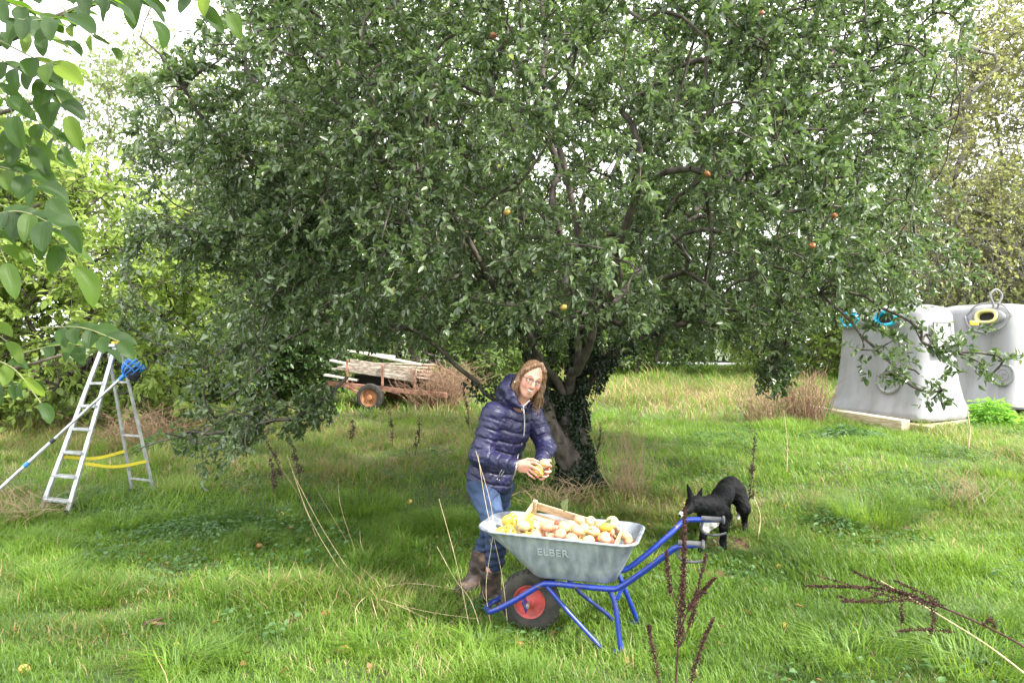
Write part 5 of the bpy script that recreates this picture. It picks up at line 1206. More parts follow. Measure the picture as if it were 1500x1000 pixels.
def compound(pts, Y0, Y1, n, L, tint, name='leaf'):
    """rachis through pixel pts, leaflets in pairs"""
    k = len(pts); sp = spline([at(px, py, Y0+(Y1-Y0)*i/(k-1)) for i, (px, py) in enumerate(pts)], 14); Vs, Qs, al, ac, tn = [], [], [], [], []; o = 0
    for m in range(n):
        f_ = 1.0 if m == 0 else 1-.88*((m+1)//2)/((n+1)//2+.0); i = min(int(f_*(len(sp)-1)), len(sp)-2); T = unit(sp[i+1]-sp[i]); p = sp[i]+(sp[i+1]-sp[i])*(f_*(len(sp)-1)-i)
        hor = unit(np.cross(T, [0, -.6, .8])); s = 0 if m == 0 else (1 if m % 2 else -1)
        D = T*(.75 if s else 1)+hor*s*(.75+.25*g.random())+np.array([0, -.1*g.random(), -.28-.25*g.random()]); U = np.array([.25*g.standard_normal(), -.55+.3*g.standard_normal(), .8])
        v, q_, a1, a2 = leaflet(p, D, U, L*(.75+.35*g.random())*(1.1 if s == 0 else 1), L*.46*(.85+.3*g.random()), g); Vs.append(v); Qs.append(q_+o); o += len(v); al += a1; ac += a2; tn += [min(1, max(0, tint+.2*g.standard_normal()))]*len(v)
    lf = mesh_np(name, np.concatenate(Vs)-WO, np.concatenate(Qs), m_wal, wal, smooth=True, attrs={'along': al, 'across': ac, 'tint': tn})
    mb = MB(); mb.tube(sp, np.linspace(.0022, .0011, len(sp)), 6); r_ = mb.build('leaf_stalk', m_wstem, wal, True, off=WO); r_.parent = lf
m_wstem = mat_noise('green_stalk', (.10, .12, .04), (.20, .20, .08), 30, .6, bmp=0)
m_wbark = mat_noise('walnut_twig', (.06, .045, .03), (.15, .12, .09), 25, .85, bmp=.4)
def wtwig(pts, r0, r1):
    k = len(pts); mb = MB(); sp = spline([at(*p) for p in pts], 20); mb.tube(sp, np.linspace(r0, r1, len(sp)), 8); mb.build('twig', m_wbark, wal, True, off=WO)
wtwig([(-260, 120, 1.9), (-100, 90, 1.9), (0, 62, 1.9), (110, 15, 1.85), (250, -30, 1.8)], .016, .005)
wtwig([(-260, 120, 1.9), (-120, 180, 1.85), (-20, 170, 1.8), (50, 150, 1.8)], .012, .004)
wtwig([(-260, 250, 1.8), (-100, 330, 1.7), (-10, 318, 1.65), (60, 300, 1.62)], .010, .004)
wtwig([(-260, 560, 1.8), (-80, 560, 1.75), (20, 540, 1.7), (90, 520, 1.68)], .008, .003)
CL = [([(60, 40), (130, 5), (200, -10)], 1.8, 1.75, 9, .095, .3), ([(150, -20), (230, -30), (300, 10)], 1.8, 1.7, 9, .10, .25), ([(230, -40), (290, -20), (335, 20)], 1.75, 1.65, 5, .085, .55), ([(90, 10), (120, 40), (165, 70)], 1.8, 1.72, 5, .06, .95),
      ([(-20, 70), (20, 100), (60, 105)], 1.7, 1.65, 7, .085, .2), ([(0, 60), (60, 90), (85, 95)], 1.6, 1.55, 5, .10, .5), ([(30, 90), (75, 130), (100, 170)], 1.7, 1.62, 7, .105, .15), ([(-40, 140), (10, 190), (45, 215)], 1.7, 1.65, 7, .10, .2),
      ([(20, 150), (70, 190), (95, 215)], 1.75, 1.72, 5, .095, .35), ([(-60, -20), (0, 0), (60, 20)], 1.6, 1.6, 7, .10, .35), ([(-40, 240), (20, 250), (75, 290)], 1.65, 1.6, 9, .105, .25), ([(-30, 320), (30, 310), (90, 335)], 1.55, 1.5, 9, .11, .2),
      ([(-60, 290), (-10, 345), (10, 385)], 1.6, 1.5, 5, .10, .5), ([(0, 300), (60, 330), (110, 390)], 1.62, 1.55, 7, .105, .3), ([(60, 480), (120, 480), (175, 500)], 1.68, 1.6, 9, .085, .3), ([(20, 520), (90, 505), (150, 510)], 1.75, 1.7, 7, .08, .4),
      ([(-40, 560), (10, 565), (45, 560)], 1.7, 1.65, 5, .07, .35), ([(-30, 520), (20, 540), (60, 590)], 1.65, 1.6, 5, .075, .5), ([(-80, 430), (-30, 470), (10, 500)], 1.7, 1.65, 5, .08, .7), ([(40, -30), (110, -20), (170, 5)], 1.7, 1.65, 9, .10, .3), ([(100, -40), (180, -30), (225, 30)], 1.72, 1.68, 7, .095, .45), ([(-20, 20), (40, 30), (100, 25)], 1.6, 1.55, 9, .10, .4), ([(-40, 100), (0, 130), (20, 170)], 1.6, 1.55, 5, .11, .3), ([(-50, 10), (10, -20), (80, -20)], 1.75, 1.7, 9, .10, .2), ([(-30, 45), (30, 50), (90, 60)], 1.85, 1.8, 7, .09, .35)]
for c in CL: compound(*c[:4], c[4]*.70, min(1, c[5]+.22))
# ================================================================== SDF MODELLING (smooth bodies as one surface)
class SDF:
    def __init__(s, lo, hi, h):
        s.lo = np.array(lo, float); s.h = h; s.n = np.ceil((np.array(hi)-s.lo)/h).astype(int)+1
        s.F = np.full(s.n, .5, np.float32); s.ax = [s.lo[i]+h*np.arange(s.n[i]) for i in range(3)]
    def _sub(s, lo, hi):
        a = np.maximum(0, np.floor((np.array(lo)-s.lo)/s.h).astype(int)); b = np.minimum(s.n, np.ceil((np.array(hi)-s.lo)/s.h).astype(int)+1)
        sl = tuple(slice(a[i], b[i]) for i in range(3)); X, Y, Z = np.meshgrid(*[s.ax[i][sl[i]] for i in range(3)], indexing='ij')
        return sl, np.stack([X, Y, Z], -1).astype(np.float32)
    def _mix(s, sl, d, k, op):
        F = s.F[sl]
        if op == 'add':
            h = np.clip(.5+.5*(F-d)/max(k, 1e-4), 0, 1); s.F[sl] = F*(1-h)+d*h-k*h*(1-h)
        else:
            h = np.clip(.5-.5*(F+d)/max(k, 1e-4), 0, 1); s.F[sl] = F*(1-h)+(-d)*h+k*h*(1-h)
    def cap(s, a, b, ra, rb=None, k=.02, op='add', mod=None):
        rb = ra if rb is None else rb; a = np.array(a, float); b = np.array(b, float); m = max(ra, rb)+k*2+s.h*3+.015
        sl, P = s._sub(np.minimum(a, b)-m, np.maximum(a, b)+m)
        if P.size == 0: return
        ab = b-a; L2 = max(ab@ab, 1e-9); t = np.clip((P-a)@ab/L2, 0, 1); c = a+t[..., None]*ab; d = np.linalg.norm(P-c, axis=-1)-(ra+(rb-ra)*t)
        if mod is not None: d = d+mod(P, ((P-a)@ab)/math.sqrt(L2))
        s._mix(sl, d.astype(np.float32), k, op)
    def ell(s, c, r, M=None, k=.02, op='add', mod=None):
        c = np.array(c, float); r = np.array(r, float); m = r.max()+k*2+s.h*3+.015; sl, P = s._sub(c-m, c+m)
        if P.size == 0: return
        q = P-c
        if M is not None: q = q@np.asarray(M)   # columns of M = local axes
        k0 = np.linalg.norm(q/r, axis=-1); k1 = np.linalg.norm(q/(r*r), axis=-1); d = k0*(k0-1)/np.maximum(k1, 1e-6)
        if mod is not None: d = d+mod(P, None)
        s._mix(sl, d.astype(np.float32), k, op)
    def poly(s, pts, rs, k=.015, **kw):
        for i in range(len(pts)-1): s.cap(pts[i], pts[i+1], rs[i], rs[i+1], k=k, **kw)
    def sample(s, p):
        q = (np.asarray(p)-s.lo)/s.h; i = np.clip(q.astype(int), 0, s.n-2); f = q-i; out = 0
        for dx in (0, 1):
            for dy in (0, 1):
                for dz in (0, 1):
                    wgt = (f[..., 0] if dx else 1-f[..., 0])*(f[..., 1] if dy else 1-f[..., 1])*(f[..., 2] if dz else 1-f[..., 2])
                    out = out+wgt*s.F[i[..., 0]+dx, i[..., 1]+dy, i[..., 2]+dz]
        return out
    def project(s, p, d, lift=.002, maxd=.6):
        """walk from p along d until the surface, stop lift before it"""
        p = np.array(p, float); d = unit(np.array(d, float))
        for _ in range(200):
            v = float(s.sample(p[None])[0])
            if v <= lift: break
            p = p+d*max(v-lift*.9, .001)*.6
        return p
    def mesh(s):
        F = s.F; I = F < 0; n = s.n; C = np.zeros(n-1, np.int8)
        for dx in (0, 1):
            for dy in (0, 1):
                for dz in (0, 1): C += I[dx:n[0]-1+dx, dy:n[1]-1+dy, dz:n[2]-1+dz]
        act = (C > 0) & (C < 8); idx = np.full(n-1, -1, np.int64); ii = np.argwhere(act); idx[act] = np.arange(len(ii))
        acc = np.zeros((len(ii), 3)); cnt = np.zeros(len(ii)); cs = [(a, b, c) for a in (0, 1) for b in (0, 1) for c in (0, 1)]
        for a in cs:
            for b in cs:
                if sum(abs(a[i]-b[i]) for i in range(3)) == 1 and a < b:
                    fa = F[ii[:, 0]+a[0], ii[:, 1]+a[1], ii[:, 2]+a[2]]; fb = F[ii[:, 0]+b[0], ii[:, 1]+b[1], ii[:, 2]+b[2]]
                    x = (fa < 0) != (fb < 0); t = np.where(x, fa/np.where(x, fa-fb, 1), 0)[:, None]
                    acc += np.where(x[:, None], np.array(a)+(np.array(b)-np.array(a))*t, 0); cnt += x
        V = s.lo+s.h*(ii+acc/cnt[:, None]); Q = []
        for ax in range(3):
            u, v = [(1, 2), (2, 0), (0, 1)][ax]; sa = [slice(1, n[i]-1) for i in range(3)]; sb_ = list(sa); sa[ax] = slice(0, n[ax]-1); sb_[ax] = slice(1, n[ax])
            A, B = I[tuple(sa)], I[tuple(sb_)]; e = np.argwhere(A != B); off = np.array([1, 1, 1]); off[ax] = 0; e = e+off
            fl = I[e[:, 0], e[:, 1], e[:, 2]]
            def cell(du, dv):
                c = e.copy(); c[:, u] -= du; c[:, v] -= dv; return idx[c[:, 0], c[:, 1], c[:, 2]]
            q = np.stack([cell(1, 1), cell(0, 1), cell(0, 0), cell(1, 0)], 1); q[~fl] = q[~fl][:, ::-1]; Q.append(q)
        Q = np.concatenate(Q); Q = Q[(Q >= 0).all(1)]
        return V, Q
def smooth_mesh(V, Q, it=2, lam=.5):
    e = np.concatenate([Q[:, [0, 1]], Q[:, [1, 2]], Q[:, [2, 3]], Q[:, [3, 0]]]); 
    for _ in range(it):
        S = np.zeros_like(V); c = np.zeros(len(V)); np.add.at(S, e[:, 0], V[e[:, 1]]); np.add.at(c, e[:, 0], 1); np.add.at(S, e[:, 1], V[e[:, 0]]); np.add.at(c, e[:, 1], 1)
        V = V+lam*(S/c[:, None]-V)
    return V
def sdf_obj(S, name, mat, parent, off, it=2, attrs=None):
    V, Q = S.mesh(); V = smooth_mesh(V, Q, it); at_ = {k: f(V) for k, f in attrs.items()} if attrs else None
    return mesh_np(name, V-np.asarray(off), Q, mat, parent, smooth=True, attrs=at_)
def wob(P, f, seed=0):
    x, y, z = P[..., 0]*f, P[..., 1]*f, P[..., 2]*f
    return (np.sin(x*1.3+y*.7+seed+1.7*np.sin(z*.9+seed))+np.sin(y*1.1-z*1.2+seed*2+1.5*np.sin(x*.8))+np.sin(z*1.5+x*.6+seed*3+1.3*np.sin(y*1.2)))/3

# ================================================================== THE WOMAN
W = at
WOF = W(712, 880, 4.98); WOF[2] = float(gz(WOF[0], WOF[1]))
woman = empty('person', WOF, 'smiling woman with glasses in a navy quilted jacket, jeans and boots, holding two apples', 'person')
bf = unit(np.array([.72, -.69, 0.])); br = np.array([-.69, -.72, 0.]); lean = unit(W(757, 592, 4.93)-W(716, 705, 5.0))
MBd = np.stack([br, unit(np.cross(lean, br)), lean], 1)      # lateral, fore-aft, along the spine
# head frame
up_h = unit(np.array([math.sin(R(21)), -.06, math.cos(R(21))])); fh = np.array([math.sin(R(15)), -math.cos(R(15)), .02]); fh = unit(fh-up_h*(fh@up_h)); ah = np.cross(up_h, fh); ah = ah if ah[0] > 0 else -ah
HO = W(778, 554.5, 4.88); MH = np.stack([ah, up_h, fh], 1)
def H(a, b, c): return HO+ah*a+up_h*b+fh*c
m_skin, nt_, bs_, out_ = new_mat('skin')
at1 = nt_.nodes.new('ShaderNodeAttribute'); at1.attribute_name = 'blush'
nt_.links.new(mixc(nt_, at1.outputs['Fac'], (.54, .31, .22), (.60, .20, .15)), bs_.inputs['Base Color'])
bs_.inputs['Roughness'].default_value = .48; bs_.inputs['Subsurface Weight'].default_value = .25; bs_.inputs['Subsurface Radius'].default_value = (.02, .008, .004); bs_.inputs['Subsurface Scale'].default_value = .4
bump(nt_, bs_, noise(nt_, 260, 3), .08, .001)
B = SDF((-.42, 4.45, -.02), (.34, 5.35, 1.62), .0045)
# trunk under the clothes, neck, head
pel = W(716, 705, 5.0); nb = W(759, 594, 4.95); ch = W(738, 635, 4.98)
B.ell(pel, (.13, .10, .12), MBd, .05); B.ell(ch, (.13, .09, .17), MBd, .06)
shR = W(723, 606, 4.84); shL = W(779, 606, 5.10); B.cap(shR, shL, .05, .05, .05)
B.cap(nb, H(0, -.055, -.022), .052, .048, .02)
B.ell(H(0, .030, -.016), (.073, .088, .090), MH, .02); B.ell(H(0, -.030, .022), (.0595, .078, .062), MH, .03)
B.ell(H(0, -.098, .050), (.024, .018, .020), MH, .03); B.cap(H(-.045, -.060, .005), H(-.012, -.100, .042), .016, .014, .03); B.cap(H(.045, -.060, .005), H(.012, -.100, .042), .016, .014, .03)
for s in (-1, 1):
    B.ell(H(s*.037, -.036, .054), (.021, .019, .018), MH, .022); B.cap(H(s*.014, .019, .086), H(s*.044, .017, .072), .0065, .006, .014)
    B.ell(H(s*.0315, .000, .094), (.017, .0115, .013), MH, .008, 'sub')
    B.ell(H(s*.0315, -.0015, .0725), (.0155, .0118, .0125), MH, .003)
    B.ell(H(s*.073, -.008, -.004), (.008, .030, .018), MH, .006); B.ell(H(s*.013, -.044, .089), (.0085, .0075, .009), MH, .006)
B.poly([H(0, .012, .084), H(0, -.018, .094), H(0, -.039, .106)], [.007, .009, .0115], .012)
for k in range(-2, 3):  # open smiling mouth, corners raised
    B.ell(H(k*.0115, -.0695+.0020*k*k, .086-.0026*k*k), (.011, .0068 if abs(k) < 2 else .0045, .012), MH, .004, 'sub')
B.cap(H(-.02, -.060, .081), H(.02, -.060, .081), .006, .006, .008); B.ell(H(0, -.083, .078), (.018, .006, .010), MH, .008)
# arms
elR = W(703, 668, 4.80); wrR = W(756, 682, 4.65); elL = W(800, 655, 5.04); wrL = W(793, 676, 4.74)
B.poly([shR, elR, wrR], [.046, .038, .025], .03); B.poly([shL, elL, wrL], [.046, .038, .025], .03)
# right hand: palm and five bent fingers closing on the yellow apple
palmR = W(768, 682, 4.62)
B.poly([wrR, W(763, 681, 4.635)], [.0245, .026], .012)
for (q0, q1) in (((762, 677, 4.63), (775, 677.5, 4.60)), ((762, 681, 4.625), (776, 682, 4.59)), ((762, 685, 4.63), (775, 686.5, 4.60)), ((762, 688, 4.64), (772, 690, 4.615))): B.cap(W(*q0), W(*q1), .0145, .0115, .012)
fingR = [[(775, 677, 4.60), (784, 677.5, 4.575), (790, 681, 4.565), (794, 686.5, 4.565)], [(776, 682, 4.585), (783, 685, 4.555), (788.5, 688.5, 4.55), (792, 694, 4.56)],
         [(775, 686.5, 4.60), (780, 691, 4.565), (785, 695, 4.56), (788, 699, 4.575)], [(772, 690, 4.615), (776, 695.5, 4.59), (780, 698, 4.585), (783.5, 701, 4.59)]]
for i, fg in enumerate(fingR): B.poly([W(*q) for q in fg], [[.0098, .0088, .0080, .0068], [.0100, .0090, .0082, .0070], [.0096, .0086, .0078, .0066], [.0086, .0076, .0070, .0060]][i], .0035)
B.poly([W(764, 676, 4.645), W(773, 672.5, 4.645), (W(781, 673, 4.635)), W(788.5, 676, 4.625)], [.013, .0105, .0095, .0080], .006)
# left hand: palm up under the apples, fingers curling round from beneath
B.poly([wrL, W(797, 680, 4.70)], [.0235, .025], .012)
for (q0, q1) in (((797, 679, 4.70), (803, 683, 4.64)), ((798, 683, 4.70), (803, 688, 4.63)), ((796, 686, 4.70), (801, 692, 4.63)), ((794, 688, 4.70), (797.5, 695, 4.64))): B.cap(W(*q0), W(*q1), .0145, .0115, .012)
fingL = [[(803, 683, 4.64), (806.5, 682.5, 4.60), (805, 681, 4.575), (801, 681.5, 4.565)], [(803, 688, 4.63), (806, 690, 4.595), (803, 691.5, 4.57), (798.5, 690.5, 4.562)],
         [(801, 692, 4.63), (802, 696, 4.595), (799, 698, 4.575), (794.5, 697, 4.570)], [(797.5, 695, 4.64), (797, 699.5, 4.61), (794, 701.5, 4.595), (790, 701.5, 4.590)]]
for i, fg in enumerate(fingL): B.poly([W(*q) for q in fg], [[.0098, .0088, .0080, .0068], [.0100, .0090, .0082, .0070], [.0096, .0086, .0078, .0066], [.0086, .0076, .0070, .0060]][i], .0035)
B.poly([W(799, 678, 4.695), W(805, 675, 4.665), W(805.5, 674.5, 4.64), W(801.5, 674, 4.625)], [.013, .0105, .0095, .0080], .006)
# legs
hpR = W(706, 712, 4.93); hpL = W(732, 712, 5.06); knR = W(728, 775, 4.80); anR = W(719, 862, 4.88); knL = W(722, 770, 5.08); anL = W(697, 845, 5.16)
B.poly([hpR, knR, anR], [.085, .055, .04], .04); B.poly([hpL, knL, anL], [.085, .055, .04], .04)
def blush(V):
    q = (V-HO)@MH; b = .12+.10*np.sin(V[:, 0]*90)*np.sin(V[:, 2]*110)
    for s in (-1, 1): b = b+.75*np.exp(-(((q[:, 0]-s*.040)/.018)**2+((q[:, 1]+.036)/.016)**2+((q[:, 2]-.06)/.03)**2))
    b = b+.55*np.exp(-(((q[:, 0])/.012)**2+((q[:, 1]+.042)/.012)**2+((q[:, 2]-.105)/.02)**2)); b = b+.35*(V[:, 2] < 1.0)*np.clip((4.64-V[:, 1])*12, 0, 1)
    return np.clip(b, 0, 1)
body = sdf_obj(B, 'body', m_skin, woman, WOF, 1, {'blush': blush})
def part(mb, name, mat, par=woman, smooth=True): return mb.build(name, mat, par, smooth, off=WOF)
m_white_eye = mat_flat('eye_white', (.80, .78, .76), .2); m_iris = mat_flat('iris', (.06, .08, .09), .15); m_lip = mat_flat('lips', (.50, .24, .19), .5); m_teeth = mat_flat('teeth', (.86, .84, .78), .25); m_mouth = mat_flat('mouth_inside', (.16, .03, .03), .6)
for s in (-1, 1):
    mb = MB(); mb.lathe(H(s*.0315, -.001, .0745), fh, [(-.012*math.cos(a), .0118*math.sin(a)) for a in np.linspace(math.pi*.5, 0, 2)][:0]+[(.0115*math.cos(a), .0115*math.sin(a)) for a in np.linspace(0, math.pi*.55, 8)], 14); ey = part(mb, 'eye', m_white_eye)
    mb = MB(); mb.lathe(H(s*.0315+.001, -.001, .0752), fh, [(.0116, 0), (.0112, .0035), (.0100, .0062)], 12); ir = part(mb, 'iris', m_iris); ir.parent = ey
    mb = MB(); mb.tube(spline([H(s*.0205, .0005, .0845), H(s*.0315, .0058, .0878), H(s*.0430, .0005, .0805)], 9), [.0012, .0016, .0012], 6); part(mb, 'eyelashes', m_frame0 := mat_flat('lash', (.05, .03, .025), .6))
    mb = MB(); mb.tube(spline([H(s*.0195, .0030, .0835), H(s*.0315, .0092, .0860), H(s*.0445, .0030, .0795)], 9), [.002, .0042, .002], 8); mb.tube(spline([H(s*.0205, -.0065, .0835), H(s*.0315, -.0098, .0855), H(s*.0430, -.0065, .0795)], 9), [.002, .0040, .002], 8); part(mb, 'eyelid', m_lid := mat_flat('lid_skin', (.56, .31, .23), .5))
    mb = MB(); mb.tube(spline([H(s*.014, .021, .0905), H(s*.030, .026, .0855), H(s*.047, .020, .0735)], 9), [.0012, .0026, .0012], 6); part(mb, 'eyebrow', m_hairb := (globals().get('m_hairb') or mat_flat('brow_hair', (.16, .09, .05), .8)))
mb = MB(); mb.tube(spline([H(x, -.0665+.0060*(x/.026)**2, .0840-.010*(x/.026)**2) for x in np.linspace(-.025, .025, 7)], 14), [.0028, .0052, .0056, .0052, .0028], 8); part(mb, 'teeth', m_teeth)
mb = MB(); mb.tube(spline([H(x, -.0595+.0050*(x/.026)**2, .0905-.0140*(x/.030)**2) for x in np.linspace(-.030, .030, 9)], 18), [.001, .0024, .0028, .0024, .0028, .0024, .001], 7); part(mb, 'upper_lip', m_lip)
mb = MB(); mb.tube(spline([H(x, -.0790+.0230*(x/.030)**2, .0890-.0125*(x/.030)**2) for x in np.linspace(-.030, .030, 9)], 18), [.001, .0022, .0028, .0022, .001], 7); part(mb, 'lower_lip', m_lip)
# glasses
m_frame = mat_flat('dark_glasses_frame', (.06, .025, .03), .3); m_lens, nt_, bs_, out_ = new_mat('lens')
tpn = nt_.nodes.new('ShaderNodeBsdfTransparent'); gl = nt_.nodes.new('ShaderNodeBsdfGlossy'); gl.inputs['Roughness'].default_value = .05; mxs = nt_.nodes.new('ShaderNodeMixShader'); mxs.inputs[0].default_value = .07
nt_.links.new(tpn.outputs[0], mxs.inputs[1]); nt_.links.new(gl.outputs[0], mxs.inputs[2]); nt_.links.new(mxs.outputs[0], out_.inputs['Surface'])
mb = MB(); GX_ = empty('glasses', (0, 0, 0)); GX_.parent = woman
for s in (-1, 1):
    c = H(s*.0325, -.004, .099); n_ = unit(fh+ah*s*.12); loop = [c+ah*(.0245*math.copysign(abs(math.cos(a))**.8, math.cos(a)))+up_h*(.0165*math.copysign(abs(math.sin(a))**.8, math.sin(a)))-fh*.005*abs(math.cos(a)) for a in np.linspace(0, 2*math.pi, 25)]
    mb.tube(loop, .0019, 6, caps=False); ml = MB(); ml.disc(loop[:-1]); part(ml, 'lens', m_lens, GX_, False)
    mb.tube([H(s*.057, .004, .095), H(s*.070, .004, .075), H(s*.077, .004, .0)], .0018, 6)
mb.tube(spline([H(-.009, .003, .099), H(0, .006, .102), H(.009, .003, .099)], 6), .0019, 6); part(mb, 'glasses_frame', m_frame, GX_)
# hair
m_hair, nt_, bs_, out_ = new_mat('hair')
tq = nt_.nodes.new('ShaderNodeTexCoord'); mq = nt_.nodes.new('ShaderNodeMapping'); mq.inputs['Scale'].default_value = (9, 9, 1.0); mq.inputs['Rotation'].default_value = (0, R(-12), 0)
nt_.links.new(tq.outputs['Object'], mq.inputs['Vector']); hn = noise(nt_, 14, 4, mq.outputs['Vector'])
nt_.links.new(ramp(nt_, hn, [(.3, (.07, .036, .020)), (.5, (.18, .10, .052)), (.7, (.34, .21, .12))]), bs_.inputs['Base Color']); bs_.inputs['Roughness'].default_value = .42; bump(nt_, bs_, hn, .5, .004)
HS = SDF(HO-np.array([.2, .2, .24]), HO+np.array([.2, .2, .19]), .0038)
def strand(P, t):
    q = (P-HO)@MH; ang = np.arctan2(q[..., 0], q[..., 2]+.02); return -.0016*np.sin(ang*40+1.0*np.sin(q[..., 1]*11))-.0012*np.sin(ang*83+q[..., 1]*9)
HS.ell(H(0, .032, -.022), (.0775, .0915, .091), MH, .01, mod=strand); HS.ell(H(0, -.035, -.045), (.082, .085, .062), MH, .03, mod=strand)
dn = np.array([0, 0, -1.])
locks = [[H(-.072, .02, .010), H(-.083, -.045, .012), H(-.078, -.10, .010)+dn*.005], [H(.074, .03, .012), H(.084, -.03, .018), H(.086, -.075, .016)+dn*.02, H(.088, -.11, .008)+dn*.035],
         [H(.062, .03, -.02), H(.080, -.05, -.02), H(.085, -.10, -.02)+dn*.03], [H(-.06, -.02, -.03), H(-.075, -.09, -.02), H(-.065, -.125, -.015)]]
for i, L_ in enumerate(locks): HS.poly(L_, [[.017, .017, .012], [.019, .020, .017, .008], [.027, .027, .017], [.026, .024, .016]][i], .02, mod=strand)
# fringe swept off the forehead from a parting on her left
HS.poly([H(.022, .112, .030), H(-.026, .094, .056), H(-.062, .052, .042), H(-.076, .010, .020)], [.013, .013, .013, .011], .012, mod=strand); HS.poly([H(.022, .112, .030), H(.055, .080, .048), H(.074, .040, .032), H(.080, -.01, .018)], [.013, .012, .012, .011], .012, mod=strand)
# open the face
HS.ell(H(-.004, -.022, .105), (.063, .092, .070), MH, .012, 'sub'); HS.ell(H(-.002, .046, .105), (.046, .042, .050), MH, .014, 'sub'); HS.ell(H(0, -.10, .05), (.055, .06, .07), MH, .012, 'sub')
hair = sdf_obj(HS, 'hair', m_hair, woman, WOF, 1)
mb = MB(); g = np.random.default_rng(9)
for k in range(60):
    L_ = locks[[1, 1, 2, 0][k % 4]]; o_ = np.array(g.standard_normal(3))*.013; p0 = L_[-2]+o_; p1 = L_[-1]+o_*1.3; p2 = p1+dn*(.012+.03*g.random())+ah*.010*g.standard_normal()+(p1-p0)*.15; mb.tube(spline([p0, p1, p2], 6), [.0035, .0028, .0008], 4, caps=False)
part(mb, 'hair_tips', m_hair).parent = hair
# ---- quilted jacket
m_jack, nt_, bs_, out_ = new_mat('navy_nylon')
nt_.links.new(ramp(nt_, noise(nt_, 7, 5), [(.3, (.008, .008, .036)), (.7, (.016, .016, .062))]), bs_.inputs['Base Color']); bs_.inputs['Roughness'].default_value = .46; bump(nt_, bs_, noise(nt_, 24, 5), .55, .012)
m_trim = mat_flat('pink_white_trim', (.78, .58, .58), .6); m_zip = mat_flat('grey_zip', (.50, .49, .47), .4, .3); m_cuffw = mat_flat('white_piping', (.75, .74, .74), .6)
J = SDF((-.45, 4.5, .64), (.36, 5.35, 1.56), .0048)
def quilt(P, _):
    s_ = (P-pel)@lean+.006*wob(P, 22, 1); ph = (s_/.072)%1.0; return .0095*np.exp(-((ph-.5)/.11)**2)-.005+.0035*wob(P, 60, 2)+.0020*wob(P, 120, 4)
def quilt_arm(P, t):
    ph = ((t+.006*wob(P, 25, 5))/.068)%1.0; return .0090*np.exp(-((ph-.5)/.11)**2)-.004+.0045*wob(P, 55, 3)+.0022*wob(P, 120, 6)
J.ell(pel+lean*.02, (.168, .142, .13), MBd, .03, mod=quilt); J.ell(W(727, 668, 4.99), (.178, .146, .165), MBd, .05, mod=quilt); J.ell(ch+lean*.02, (.182, .145, .18), MBd, .05, mod=quilt)
J.cap(shR+lean*-.01, shL+lean*-.01, .072, .072, .05, mod=quilt); J.cap(nb-lean*.05, nb+lean*.015, .10, .075, .04, mod=quilt)
J.ell(pel-lean*.155, (.25, .25, .06), MBd, .012, 'sub')
J.poly([shR, elR], [.076, .064], .02, mod=quilt_arm); J.poly([elR, wrR-unit(wrR-elR)*.012], [.064, .041], .03, mod=quilt_arm)
J.poly([shL, elL], [.074, .062], .02, mod=quilt_arm); J.poly([elL, wrL-unit(wrL-elL)*.015], [.060, .040], .03, mod=quilt_arm)
# hood bunched behind the neck and the stand collar
hoodm = lambda P, _=None: .006*wob(P, 45, 8)+.0035*wob(P, 100, 9)-.002
J.poly([W(766, 596, 4.85), W(750, 582, 4.87), W(742, 568, 4.93), W(750, 559, 5.02), W(767, 563, 5.06), W(788, 578, 5.04), W(784, 592, 4.94)], [.024, .036, .046, .048, .042, .032, .024], .03, mod=hoodm)
J.ell(W(742, 577, 4.98), (.072, .07, .072), None, .03, mod=hoodm)
# neck opening
J.cap(H(0, -.20, -.012), H(.01, -.02, .0), .050, .062, .012, 'sub'); J.cap(H(0, -.13, .02), H(0.0, -.12, .09), .045, .055, .012, 'sub')
jacket = sdf_obj(J, 'jacket', m_jack, woman, WOF, 1)
frontd = np.array([-.60, .80, 0.0])
def onj(px, py, Y=4.4, lift=.002, d=None):
    p = W(px, py, Y); q = J.project(p, (p-np.array([0, 0, CAM_H])) if d is None else d, lift)
    return q if q[1] < 4.97 else W(px, py, 4.83)
zp = spline([onj(*q) for q in ((767, 596), (768, 610), (768, 630), (764, 650), (759, 666), (757, 678), (755, 690), (750, 704))], 40)
mb = MB(); mb.tube(zp, .0042, 6); zz_ = part(mb, 'zip', m_zip); zz_.parent = jacket
mb = MB(); mb.tube([zp[1], zp[1]+dn*.03+fh*.004], .0035, 5); q_ = part(mb, 'zip_pull', m_zip); q_.parent = jacket
mb = MB(); mb.tube(spline([onj(*q, lift=.001) for q in ((754, 559), (755, 567), (758, 576), (762, 586), (766.5, 595))], 20), .0038, 6); mb.tube([onj(767.5, 594), onj(767.5, 594)*.5+W(776, 586, onj(767.5, 594)[1]+.02)*.5, W(776, 586, onj(767.5, 594)[1]+.02)], .0034, 6); q_ = part(mb, 'collar_trim', m_trim); q_.parent = jacket
for a, b in (((728, 702), (735, 688)), ((731, 703.5), (738, 690))): mb = MB(); mb.tube(spline([onj(*a), onj((a[0]+b[0])/2-.5, (a[1]+b[1])/2), onj(*b)], 8), .0024, 5); q_ = part(mb, 'pocket_piping', m_cuffw); q_.parent = jacket
mb = MB(); mb.tube(spline([onj(749, 704), onj(754, 696), onj(757.5, 688)], 8), .002, 5); q_ = part(mb, 'pocket_piping', m_zip); q_.parent = jacket
mb = MB(); mb.ring(wrR-unit(wrR-elR)*.004, unit(wrR-elR), .034, .0045, 22, 6); q_ = part(mb, 'cuff_piping', m_cuffw); q_.parent = jacket
mb = MB(); mb.ring(onj(765, 599)+frontd*-.002, [0, -1, .2], .006, .002, 10, 5); q_ = part(mb, 'snap_button', m_zip); q_.parent = jacket
